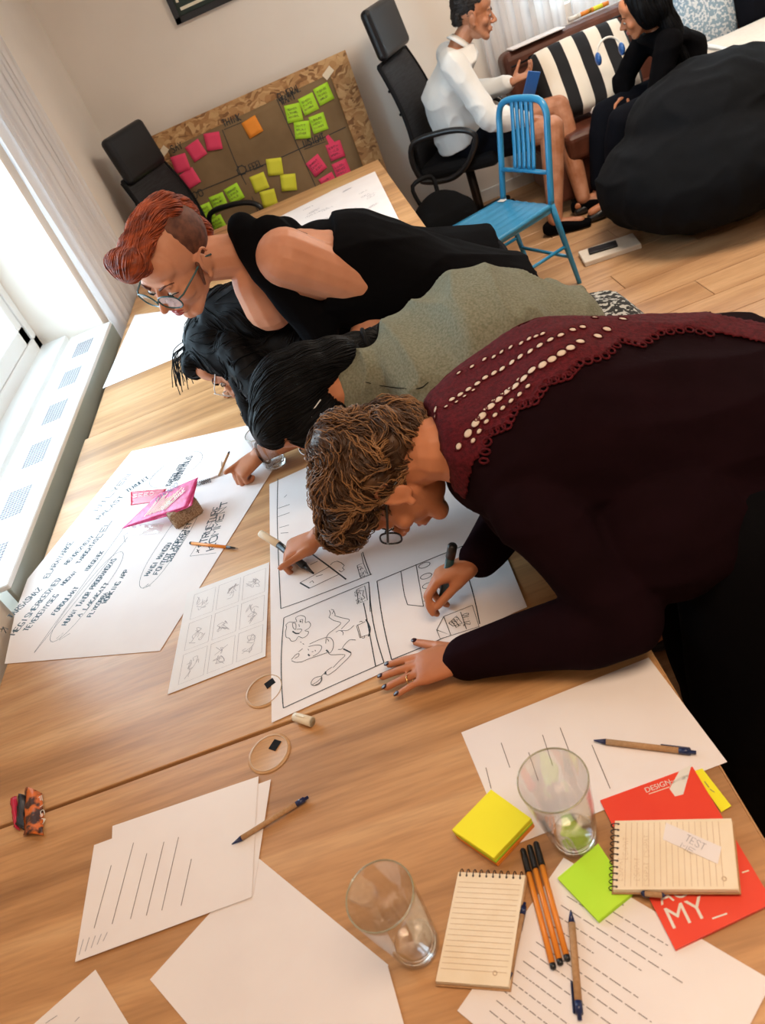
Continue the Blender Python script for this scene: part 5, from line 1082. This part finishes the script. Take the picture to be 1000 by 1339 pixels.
# ---------------------------------------------------------------- woman in the grey shirt
def woman_grey():
    J = dict(pel=(.425, 1.46, .885), chest=(.16, 1.46, 1.005), neck=(-.035, 1.465, 1.055), skull=(-.14, 1.475, 1.05), shL=(.06, 1.32, 1.0), shR=(.07, 1.62, 1.0), elL=(-.13, 1.37, .84), elR=(-.20, 1.80, .84), wrL=(-.300, 1.372, .790), wrR=(-.440, 1.840, .785),
             hipL=(.47, 1.36, .84), hipR=(.47, 1.54, .84), knL=(.48, 1.37, .48), knR=(.50, 1.56, .48), anL=(.53, 1.40, .09), anR=(.55, 1.58, .09), front=(-.1, 0, -1), pfront=(-.4, 0, -.9), bow=.05, fdir=(-1, 0, 0))
    t = person('woman in a heather grey shirt with sleek dark hair, between the two others', (.54, 1.60, 0)); c = V((-.205, 1.475, 1.045)); R = hframe((-.38, -.25, -.88), (-.86, -.12, .36)); s = 1.0
    g = G(); body_prims(g, J, .97); head_prims(g, c, R, s, ears=False)
    hand_prims(g, J['wrR'], (-.80, -.42, -.12), (.05, -.10, 1), (-.45, .9, .1), [(1.25, 1.45, .9), (1.3, 1.45, .9), (1.3, 1.45, .9), (1.3, 1.45, .9)], -.03, .92, thumb=(-.80, -.62, .12))
    hand_prims(g, J['wrL'], (-.93, .06, -.12), (-.1, .1, 1), (0, -1, .2), [(.75, .9, .5), (.9, 1.0, .6), (1.0, 1.1, .7), (1.1, 1.1, .7)], .02, .90, thumb=(-.78, -.45, .12))
    b = remesh(g, 'body', M['skin'], t, .0036, 3); face_bits(b, c, R, s, 'hair_black')
    L = lambda x, y, z: c + R @ V((x, y, z)); g = G()
    for p, r in (((0, -.020, .040), (.085, .102, .088)), ((0, .03, .085), (.070, .060, .045)), ((0, -.08, .0), (.070, .055, .070)), ((.05, .02, .0), (.034, .060, .075)), ((-.05, .02, .0), (.034, .060, .075)), ((0, -.105, -.055), (.060, .040, .055)), ((.02, -.115, -.105), (.045, .035, .045))): g.ell(L(*p), r, R, 20, 14)
    h0 = L(.01, -.125, -.13); g.caps(h0, h0+V((.06, .05, -.0)), .030, .018)
    hair = remesh(g, 'hair', M['hair_black'], t, .005, 5, disp=lambda p, n: .0025*noise.noise(p*40))
    strands(hair, 'hair_strands', M['hair_black'], hair, 1300, 16, .010, lambda p: (h0-p)+ (R @ V((0, 0, -.02))), .0011, (.0002, .0022), 0, 5, .10)
    g = G(); g.tube([h0+V((.0, .012*0, 0))+(V((0, math.cos(a), math.sin(a)))*.034) for a in [i*.42 for i in range(15)]], .005, 8, closed=True); g.obj('hair_tie', M['black_matte'], hair)
    glasses(t, c, R, s, 'white_metal', y=.112, th=.0011)
    g = G(); torso(g, J, 1.0, .016, lo=.08, hi=1.0, w=(.165, .155, .160, .165, .135, .072), dpt=(.125, .118, .120, .108, .086, .066)); g.caps(J['shL'], J['shR'], .055, .055); g.caps(J['neck'], lerp(J['neck'], J['skull'], .55), .078, .064)
    for q in 'LR': g.caps(J['sh'+q], lerp(J['sh'+q], J['el'+q], .5), .064, .056, 16, 5)
    sh = remesh(g, 'grey_shirt', M['grey_cloth'], t, .006, 9, disp=folds(.022, 12, (0, 1, .3)))
    g = G(); bv = bvof(sh)   # yoke seam across the shoulders
    pts = [pray(x, y, bv)[0] for x, y in ((478, 500), (500, 505), (525, 508), (548, 508), (560, 500))]; pts = [p+V((0, -.001, .001)) for p in pts if p is not None]
    if len(pts) > 2: g.tube(smooth_path(pts), .0008, 5); g.obj('shoulder_seam', M['navy_cloth'], sh)
    g = G(); g.loft([(lerp(J['pel'], J['chest'], .22), (0, 1, 0), (-.3, 0, -1), .170, .120), (lerp(J['pel'], J['chest'], .0), (0, 1, 0), (-.5, 0, -1), .190, .140), ((.46, 1.46, .83), (0, 1, 0), (-1, 0, -.3), .18, .13)], 26, 2.3)
    for q in 'LR': limb(g, J['hip'+q], J['kn'+q], lerp(J['kn'+q], J['an'+q], .9), .105, .085, .07)
    remesh(g, 'printed_trousers', M['pattern'], t, .009, 4, disp=folds(.008, 10, (0, 0, 1)))
    for q in 'LR': g = G(); shoe(g, J['an'+q], (-1, 0, 0)); remesh(g, 'shoe', M['black_plastic'], t, .007, 2)
    # wristband
    w0 = V(J['wrR']); d = (V(J['elR'])-w0).normalized(); x = d.orthogonal().normalized(); y = d.cross(x); cc = w0+d*.012
    G().tube([cc+(x*math.cos(a)+y*math.sin(a))*.0315 for a in [i*.262 for i in range(24)]], .0038, 8, closed=True).obj('wristband', M['black_matte'], t)
    adopt(t)
    a, b_ = P(277, 618, TZ+.052), P(300, 590, TZ+.085); a = P(286, 622, TZ+.035); p_ = empty('pencil', a); tag(p_, 'thin brown pencil held in the fist with the black wristband', 'pencil'); d = b_-a; G().tube([V((0, 0, 0)), d*.92], .0034, 6).obj('pencil_barrel', M['kraft'], p_); G().tube([d*.92, d], [.0034, .001], 6).obj('tip', M['black_plastic'], p_)
    a, b_ = P(410, 750, TZ+.004), P(364, 712, TZ+.055); e_ = P(340, 697, TZ+.072); m_ = empty('marker_pen', a); tag(m_, 'black marker with a cream end in the fist beside curly hair', 'marker'); d = b_-a; d2 = e_-a
    G().tube([V((0, 0, 0)), d*.08, d*.26], [.002, .003, .0075], 14).obj('tip', M['black_plastic'], m_); G().tube([d*.26, d], .0085, 16).obj('barrel', M['black_plastic'], m_); G().tube([d, d2*.98, d2], [.0088, .0086, .0075], 16).obj('cream_end', M['cream_plastic'], m_)
    g = G(); write(g, 'MARKER', d*.4+UP*.0088, d*.85+UP*.0088, UP.cross(d)*-1, .006, UP, .0009, .1); g.obj('barrel_lettering', M['white_plastic'], m_)
    return t
woman_grey()
# ---------------------------------------------------------------- red haired woman
def woman_red():
    J = dict(pel=(.34, 1.87, .885), chest=(-.02, 1.91, 1.115), neck=(-.235, 1.90, 1.27), skull=(-.355, 1.865, 1.315), shL=(-.150, 1.785, 1.262), shR=(-.15, 2.09, 1.17), elL=(.035, 1.80, 1.09), elR=(-.20, 2.24, .98), wrL=(-.20, 1.80, .82), wrR=(-.32, 2.10, .80),
             hipL=(.36, 1.79, .83), hipR=(.36, 1.95, .83), knL=(.38, 1.79, .46), knR=(.38, 1.96, .46), anL=(.48, 1.80, .09), anR=(.50, 1.99, .09), front=(-.55, -.22, -.85), pfront=(-.5, 0, -.85), bow=.02, fdir=(-1, 0, 0))
    t = person('woman with copper quiff, teal glasses and a sleeveless black top, leaning on table', (.34, 1.88, 0)); c = V((-.392, 1.85, 1.333)); R = hframe((-.58, -.62, -.42), (-.12, -.38, .9)); s = 1.04
    g = G(); body_prims(g, J, 1.02); head_prims(g, c, R, s); g.caps(J['shL'], J['elL'], .068, .054, 16, 6); g.caps(J['elL'], lerp(J['elL'], J['wrL'], .4), .052, .046, 16, 5)
    g.caps(V(J['neck'])+V((-.01, -.02, -.06)), PY(352, 398, 1.89), .062, .066); g.caps(V(J['neck'])+V((-.01, .06, -.06)), PY(345, 400, 1.97), .055, .06)
    hand_prims(g, J['wrL'], (-.8, -.1, -.3), (-.2, 0, 1), (0, 1, 0), (.4, .5, .3), .05, .92); hand_prims(g, J['wrR'], (-.8, -.1, -.2), (-.2, 0, 1), (0, -1, 0), (.4, .5, .3), .05, .92)
    b = remesh(g, 'body', M['skin_pale'], t, .0036, 3); face_bits(b, c, R, s)
    glasses(t, c, R, s, 'teal_frame', y=.108, z=-.003, w_=.028, h_=.021, th=.0019)
    L = lambda x, y, z: c + R @ (V((x, y, z))*s); g = G()
    for p, r in (((0, -.028, .036), (.0765, .088, .082)), ): g.ell(L(*p), [q*s for q in r], R, 24, 16)
    # close cropped sides
    hs = remesh(g, 'cropped_sides', M['hair_red_dark'], t, .0045, 2); bm = bmesh.new(); bm.from_mesh(hs.data); Ri = R.inverted()
    dl = [v for v in bm.verts if (Ri @ (v.co-c)).y > .030*s - .25*abs((Ri @ (v.co-c)).z-.05) or (Ri @ (v.co-c)).z < -.02*s]; bmesh.ops.delete(bm, geom=dl, context='VERTS'); bm.to_mesh(hs.data); bm.free()
    g = G()
    for p, r in (((.00, .098, .108), (.040, .030, .027)), ((.015, .088, .116), (.034, .028, .026)), ((-.015, .088, .116), (.034, .028, .026)), ((0, .045, .110), (.044, .052, .022)), ((0, .080, .088), (.040, .022, .022)), ((0, -.01, .112), (.047, .058, .022)), ((0, -.060, .090), (.048, .046, .030)), ((0, -.092, .045), (.044, .030, .045)), ((0, -.096, -.01), (.038, .022, .040))): g.ell(L(*p), [q*s for q in r], R, 20, 14)
    hair = remesh(g, 'quiff', M['hair_red'], t, .0045, 4, disp=lambda p, n: .004*noise.noise(Ri @ (p-c)*26)); hair['label'] = 'copper red quiff swept back'
    def fl(p):
        q = Ri @ (p-c); return R @ (V((.0, -1, .35 if q.y > .05 else (-.3 if q.y > -.04 else -1.6))))
    strands(hair, 'hair_strands', M['hair_red'], hair, 1300, 13, .009, fl, .0012, (.0002, .004), .0008, 4, .22)
    g = G()
    for k in (-1, 1): g.caps(L(k*.077, .010, .010), L(k*.072, .030, -.035), .006*s, .003*s)
    g.obj('sideburns', M['hair_red_dark'], t)
    g = G(); torso(g, J, 1.0, .012, lo=.0, hi=.50, w=(.165, .150, .165, .150, .10, .06), dpt=(.125, .110, .130, .100, .08, .06))
    sh_ = [(.5, 0)]; 
    for q in 'LR':
        a = V(J['sh'+q]); m_ = lerp(J['neck'], J['sh'+q], .58); g.caps(m_+V((.03, 0, .015)), lerp(J['chest'], a, .35), .048, .07)
    f_ = V(J['front']).normalized(); ch_ = V(J['chest'])
    sa, sb, sc_ = PY(318, 300, 1.88), PY(352, 352, 1.80), PY(415, 425, 1.80); g.caps(sa, sb, .042, .046); g.caps(sb, sc_, .046, .058); bk = ch_.lerp(V(J['neck']), .45)-f_*.045; g.caps(lerp(J['neck'], J['shL'], .5)-f_*.045, lerp(J['neck'], J['shR'], .5)-f_*.045, .048, .048); g.ell(bk, (.10, .13, .05)); g.ell(ch_.lerp(V(J['neck']), .25)-f_*.04, (.12, .15, .07))
    for q, sg in (('R', 1),):
        m_ = lerp(J['neck'], J['sh'+q], .60); b1 = m_+f_*.03+V((.0, sg*.0, .0)); b2 = ch_+f_*.075+V((-.05, sg*.075, .02)); b3 = ch_+f_*.07+V((.06, sg*.03, -.02))
        g.caps(m_-f_*.03+V((.02, 0, .01)), b1, .048, .050); g.caps(b1, b2, .050, .075); g.caps(b2, b3, .075, .08)
    remesh(g, 'sleeveless_top', M['black_cloth'], t, .0065, 4, disp=folds(.010, 9, (1, 0, 0)))
    g = G(); g.loft([((.32, 1.87, .89), (0, 1, 0), (-.3, 0, -1), .145, .10), ((.36, 1.87, .85), (0, 1, 0), (-.6, 0, -1), .15, .11), ((.38, 1.87, .76), (0, 1, 0), (-1, 0, 0), .17, .12)], 24, 2.3)
    for q in 'LR': limb(g, J['hip'+q], J['kn'+q], lerp(J['kn'+q], J['an'+q], .9), .10, .075, .06)
    remesh(g, 'trousers', M['black_cloth'], t, .010, 4)
    for q in 'LR': g = G(); shoe(g, J['an'+q], (-1, 0, 0)); remesh(g, 'shoe', M['black_plastic'], t, .007, 2)
    adopt(t); return t
woman_red()
# ---------------------------------------------------------------- black haired woman bent deepest over the far side
def woman_black():
    c = P(302, 462, 1.02); J = dict(pel=(.35, 2.28, .86), chest=(.0, 2.25, .985), neck=(-.17, 2.21, 1.03), skull=tuple(c.lerp(V((-.17, 2.21, 1.03)), .3)), shL=(-.10, 2.09, .98), shR=(-.10, 2.39, .98), elL=(-.12, 2.22, .80), elR=(-.25, 2.45, .80), wrL=(-.38, 2.26, .79), wrR=(-.45, 2.42, .79),
             hipL=(.36, 2.19, .83), hipR=(.36, 2.37, .83), knL=(.36, 2.19, .46), knR=(.36, 2.38, .46), anL=(.46, 2.19, .09), anR=(.46, 2.38, .09), front=(-.1, 0, -1), pfront=(-.5, 0, -.85), bow=.02, fdir=(-1, 0, 0))
    t = person('woman in black with long black hair, face down beneath the redhead\'s chin', (.35, 2.28, 0)); R = hframe((-.52, -.30, -.80), (-.75, .35, .42)); s = 1.0
    g = G(); body_prims(g, J, .97); head_prims(g, c, R, s); hand_prims(g, J['wrL'], (-.9, -.1, -.1), (0, 0, 1), (0, 1, 0), (.3, .4, .3), .05, .9); hand_prims(g, J['wrR'], (-.9, -.1, -.1), (0, 0, 1), (0, -1, 0), (.3, .4, .3), .05, .9)
    b = remesh(g, 'body', M['skin'], t, .005, 3); face_bits(b, c, R, s, 'hair_black'); glasses(t, c, R, s, 'white_metal', y=.118, th=.0012)
    L = lambda x, y, z: c + R @ V((x, y, z)); g = G()
    for p, r in (((0, -.030, .045), (.092, .100, .090)), ((0, -.09, .0), (.090, .060, .080)), ((.06, .0, -.02), (.040, .060, .10)), ((-.062, .0, -.02), (.040, .060, .10)), ((0, .04, .100), (.070, .050, .03))): g.ell(L(*p), r, R, 20, 14)
    for a, r1, e, r2 in (((-.03, -.1, .03), .07, (.10, -.03, -.02), .09), ((.0, -.06, -.05), .08, (.14, -.08, -.08), .08), ((-.07, -.02, -.03), .05, (.06, -.13, -.16), .05), ((-.07, .03, -.05), .035, (-.02, -.02, -.14), .03)): g.caps(L(*a), L(*a)+V(e), r1, r2)
    hair = remesh(g, 'long_hair', M['hair_black'], t, .006, 5, disp=lambda p, n: .004*noise.noise(p*30)); nb = V(J['neck'])
    strands(hair, 'hair_strands', M['hair_black'], hair, 1100, 15, .012, lambda p: (nb-p).normalized()+V((.2, 0, -.5)), .0013, (.0002, .004), .0008, 6, .2)
    g = G()      # loose locks at the crown
    for k in range(26):
        a = L(rnd.uniform(-.05, .05), rnd.uniform(-.02, .03), .12); g.tube(smooth_path([a, a+V((-.03-.02*rnd.random(), 0, -.015)), a+V((-.05-.02*rnd.random(), -.02, -.06-.03*rnd.random()))]), .0012, 4)
    g.obj('loose_locks', M['hair_black'], hair)
    g = G(); torso(g, J, 1.0, .014, lo=.0, hi=.95, w=(.17, .155, .165, .165, .115, .065)); g.caps(J['shL'], J['shR'], .062, .062)
    for q in 'LR': limb(g, J['sh'+q], J['el'+q], lerp(J['el'+q], J['wr'+q], .95), .058, .048, .034, .003)
    remesh(g, 'black_top', M['black_cloth'], t, .008, 4, disp=folds(.009, 9, (1, 0, 0)))
    g = G(); g.loft([((.30, 2.28, .88), (0, 1, 0), (-.3, 0, -1), .15, .10), ((.36, 2.28, .84), (0, 1, 0), (-.6, 0, -1), .16, .11), ((.37, 2.28, .76), (0, 1, 0), (-1, 0, 0), .16, .11)], 24, 2.3)
    for q in 'LR': limb(g, J['hip'+q], J['kn'+q], lerp(J['kn'+q], J['an'+q], .9), .10, .075, .06)
    remesh(g, 'trousers', M['navy_cloth'], t, .010, 4)
    for q in 'LR': g = G(); shoe(g, J['an'+q], (-1, 0, 0)); remesh(g, 'shoe', M['black_plastic'], t, .008, 2)
    adopt(t); return t
woman_black()
# ---------------------------------------------------------------- seated man
def man():
    J = dict(pel=(.86, 4.95, .60), chest=(.88, 4.92, .90), neck=(.965, 4.89, 1.075), skull=(1.035, 4.86, 1.14), shL=(.93, 5.10, 1.015), shR=(.88, 4.72, 1.015), elL=(1.0, 5.16, .76), elR=(.97, 4.62, .72), wrL=(1.21, 4.90, .785), wrR=(1.19, 4.64, .62),
             hipL=(.90, 5.05, .56), hipR=(.90, 4.84, .56), knL=(1.43, 4.86, .565), knR=(1.30, 4.62, .535), anL=(1.40, 4.62, .09), anR=(1.17, 4.47, .09), front=(.95, -.2, -.1), pfront=(.95, 0, .3), bow=.035, fdir=(.9, -.4, 0))
    t = person('man in a white shirt and dark shorts holding a phone, sitting in the office chair', (.86, 4.95, 0)); c = V((1.070, 4.85, 1.185)); R = hframe((.92, -.22, -.28), (.28, -.05, .95)); s = 1.10
    g = G(); body_prims(g, J, 1.02); head_prims(g, c, R, s, male=True)
    for q in 'LR': limb(g, J['hip'+q], J['kn'+q], J['an'+q], .10, .068, .042, 0, .98)
    hand_prims(g, J['wrL'], (.93, -.1, .1), (.1, .1, -1), (.1, .6, .3), [(.5, .6, .4)]*4, .06, 1.0, thumb=(.6, .3, .7)); hand_prims(g, J['wrR'], (.9, .35, -.3), (.2, -.3, 1), (0, 1, 0), (.3, .4, .3), .05, 1.0)
    b = remesh(g, 'body', M['skin_tan'], t, .0046, 3); face_bits(b, c, R, s, 'hair_man', 'skin_tan', down=False)
    L = lambda x, y, z: c + R @ (V((x, y, z))*s); g = G()
    for p, r in (((0, -.024, .050), (.079, .092, .080)), ((0, -.075, .0), (.065, .035, .050)), ((0, .035, .098), (.055, .045, .025))): g.ell(L(*p), [q*s for q in r], R, 20, 14)
    hair = remesh(g, 'short_hair', M['hair_man'], t, .005, 3, disp=lambda p, n: .003*noise.noise(p*70)); Ri = R.inverted(); bm = bmesh.new(); bm.from_mesh(hair.data)
    dl = [v for v in bm.verts if (Ri @ (v.co-c)).z < .055*s and (Ri @ (v.co-c)).y > .008*s or (Ri @ (v.co-c)).z < -.045]; bmesh.ops.delete(bm, geom=dl, context='VERTS'); bm.to_mesh(hair.data); bm.free()
    strands(hair, 'hair_strands', M['hair_man'], hair, 500, 6, .006, lambda p: R @ V((0, 1, .3)), .0012, (.001, .004), 0, 4, .3)
    g = G(); torso(g, J, 1.0, .022, lo=.0, hi=.97, w=(.185, .18, .19, .185, .12, .058), dpt=(.14, .13, .135, .115, .08, .054)); g.caps(J['shL'], J['shR'], .072, .072); g.ell((.845, 4.95, .64), (.155, .195, .11))
    for q in 'LR': limb(g, J['sh'+q], J['el'+q], lerp(J['el'+q], J['wr'+q], .88), .074, .062, .044, .003)
    sh = remesh(g, 'white_shirt', M['shirt'], t, .008, 3, disp=folds(.013, 10, (0, 1, .3)))
    nk = V(J['neck'])+V((.008, 0, .012)); d = (V(J['skull'])-V(J['neck'])).normalized(); x = V((0, 1, 0)); y = d.cross(x)
    g = G(); n = 26; vs = []; fs = []
    for i in range(n+1):
        a = .35+i/n*(2*math.pi-.7)-math.pi/2+math.pi; 
        for rr_, h_ in ((.056, .0), (.058, .018), (.080, -.014)): vs.append(nk+(x*math.sin(a)+y*math.cos(a))*rr_+d*h_)
    for i in range(n):
        for k in range(2): q_ = i*3+k; fs.append((q_, q_+1, q_+4, q_+3))
    g.add(vs, fs); o = g.obj('collar', M['shirt'], sh); s_ = o.modifiers.new('s', 'SOLIDIFY'); s_.thickness = .003
    g = G(); g.loft([((.83, 4.95, .66), (0, 1, 0), (1, 0, .2), .165, .13), ((.86, 4.95, .60), (0, 1, 0), (1, 0, .6), .18, .13), ((.93, 4.94, .56), (0, 1, 0), (.4, 0, 1), .19, .10)], 24, 2.4)
    for q in 'LR': g.caps(J['hip'+q], lerp(J['hip'+q], J['kn'+q], .62), .114, .096, 16, 5)
    remesh(g, 'shorts', M['navy_cloth'], t, .008, 3, disp=folds(.008, 10, (0, 1, 0)))
    for q in 'LR': g = G(); shoe(g, J['an'+q], (.9, -.4, 0), 1.15); remesh(g, 'shoe', M['black_cloth'], t, .006, 2)
    g = G(); bb = bvof(b)
    for q in 'L': w0 = V(J['wrL']); d = (V(J['elL'])-w0).normalized(); x = d.orthogonal().normalized(); y = d.cross(x); g.tube([w0+d*.02+(x*math.cos(a)+y*math.sin(a))*.029 for a in [i*.314 for i in range(20)]], .006, 8, closed=True)
    g.obj('wrist_watch', M['black_matte'], t)
    adopt(t)
    cc = PY(694, 112, 4.82); R2 = Matrix((V((.42, -.2, .85)).normalized(), V((.85, .1, -.4)).normalized(), V((0, 1, .2)).normalized())).transposed(); q = R2.to_quaternion(); p_ = empty('phone', cc); tag(p_, 'slim phone with a blue edge in the seated man\'s hand', 'phone'); Rq = q.to_matrix()
    G().box((0, 0, 0), (.15, .075, .008), Rq, bev=.003, segs=2).obj('phone_body', M['phone_blue'], p_); G().box(Rq @ V((0, 0, .0042)), (.13, .066, .0006), Rq).obj('screen', M['black_plastic'], p_)
    return t
M['phone_blue'] = mat('blue phone case', (.03, .12, .38), .3)
man()
# ---------------------------------------------------------------- seated woman in black
def woman_back():
    J = dict(pel=(2.02, 4.50, .50), chest=(1.95, 4.46, .74), neck=(1.86, 4.42, .86), skull=(1.81, 4.38, .94), shL=(1.86, 4.26, .80), shR=(1.92, 4.62, .80), elL=(1.76, 4.25, .56), elR=(1.76, 4.70, .60), wrL=(1.76, 4.42, .50), wrR=(1.74, 4.60, .54),
             hipL=(1.98, 4.40, .48), hipR=(1.98, 4.60, .48), knL=(1.60, 4.36, .50), knR=(1.60, 4.60, .50), anL=(1.52, 4.44, .10), anR=(1.50, 4.62, .10), front=(-1, -.05, -.2), pfront=(-.9, 0, .3), bow=.03, fdir=(-1, 0, 0))
    t = person('dark haired woman in black sitting behind the beanbag, turned to the man', (2.02, 4.50, 0)); c = V((1.775, 4.36, .965)); R = hframe((-.86, .38, -.28), (-.28, -.05, .95)); s = 1.0
    g = G(); body_prims(g, J, .95); head_prims(g, c, R, s); hand_prims(g, J['wrL'], (-.8, .3, .1), (0, 0, 1), (0, 1, 0), (.4, .5, .3), .05, .9); hand_prims(g, J['wrR'], (-.8, -.3, .1), (0, 0, 1), (0, -1, 0), (.4, .5, .3), .05, .9)
    b = remesh(g, 'body', M['skin'], t, .006, 3); face_bits(b, c, R, s, 'hair_black'); L = lambda x, y, z: c + R @ V((x, y, z)); g = G()
    for p, r in (((0, -.030, .045), (.086, .095, .085)), ((0, -.09, -.03), (.085, .050, .095)), ((.055, -.03, .0), (.040, .060, .09)), ((.06, -.05, -.10), (.045, .045, .09)), ((-.055, -.03, .0), (.040, .060, .09)), ((0, -.095, -.15), (.090, .045, .12)), ((0, -.085, -.28), (.085, .035, .11))): g.ell(L(*p), r, R, 20, 14)
    hair = remesh(g, 'long_hair', M['hair_black'], t, .007, 4, disp=lambda p, n: .004*noise.noise(p*30)); strands(hair, 'hair_strands', M['hair_black'], hair, 500, 14, .014, lambda p: V((.25, 0, -1)), .0018, (.0002, .004), .001, 6, .2)
    g = G(); torso(g, J, 1.0, .020, lo=.0, hi=.95, w=(.18, .165, .17, .165, .115, .065)); g.caps(J['shL'], J['shR'], .066, .066)
    for q in 'LR': limb(g, J['sh'+q], J['el'+q], lerp(J['el'+q], J['wr'+q], .95), .064, .054, .038, .004)
    remesh(g, 'black_jumper', M['black_cloth'], t, .010, 4, disp=folds(.010, 9, (0, 1, 0)))
    g = G()
    for q in 'LR': limb(g, J['hip'+q], J['kn'+q], lerp(J['kn'+q], J['an'+q], .9), .10, .072, .055)
    g.ell((1.98, 4.50, .50), (.16, .19, .12)); remesh(g, 'trousers', M['navy_cloth'], t, .010, 4)
    for q in 'LR': g = G(); shoe(g, J['an'+q], (-1, 0, 0)); remesh(g, 'shoe', M['black_plastic'], t, .008, 2)
    adopt(t)
    # small stool she sits on, and the headphones in her lap
    st = empty('pouf', (2.04, 4.55, 0)); tag(st, 'round dark pouf under the woman in black', 'pouf'); o = G().lathe([(0, 0), (.20, 0), (.23, .04), (.24, .20), (.225, .36), (.18, .385), (0, .39)]).obj('cushion_body', M['navy_cloth'], st)
    h = empty('headphones', PY(797, 68, 4.70)); tag(h, 'white and blue headphones lying by the striped cushion', 'headphones'); g = G(); g.tube([V((.07*math.cos(a), .02*math.sin(a), .07*math.sin(a))) for a in [i*.224 for i in range(15)]], .006, 8); g.obj('headband', M['white_plastic'], h)
    for k in (-1, 1): G().ell((k*.068, 0, -.01), (.016, .03, .034)).obj('ear_cup', M['phone_blue'], h)
    return t
woman_back()
for o in list(bpy.data.objects):      # ids that hold many tiny marks too small to pick apart
    if o.name.split('.')[0] in ('handwriting', 'printed_text', 'pencil_drawing', 'storyboard_drawing', 'storyboard_frame', 'storyboard_lettering', 'figure_drawing', 'bold_line', 'ruled_lines', 'pen_outline', 'chart_lettering', 'print_lines', 'hair_strands', 'curls', 'lighter_curls', 'loose_locks', 'eyelet_openings', 'eyelet_rings', 'scalloped_edge', 'punched_holes', 'seeded_biscuit', 'printed_sticks', 'packet_lettering', 'wrapper_lettering', 'barrel_lettering', 'cover_lettering', 'cover_rule', 'pen_mark', 'pen_note', 'vent_grille'): o['kind'] = 'stuff'
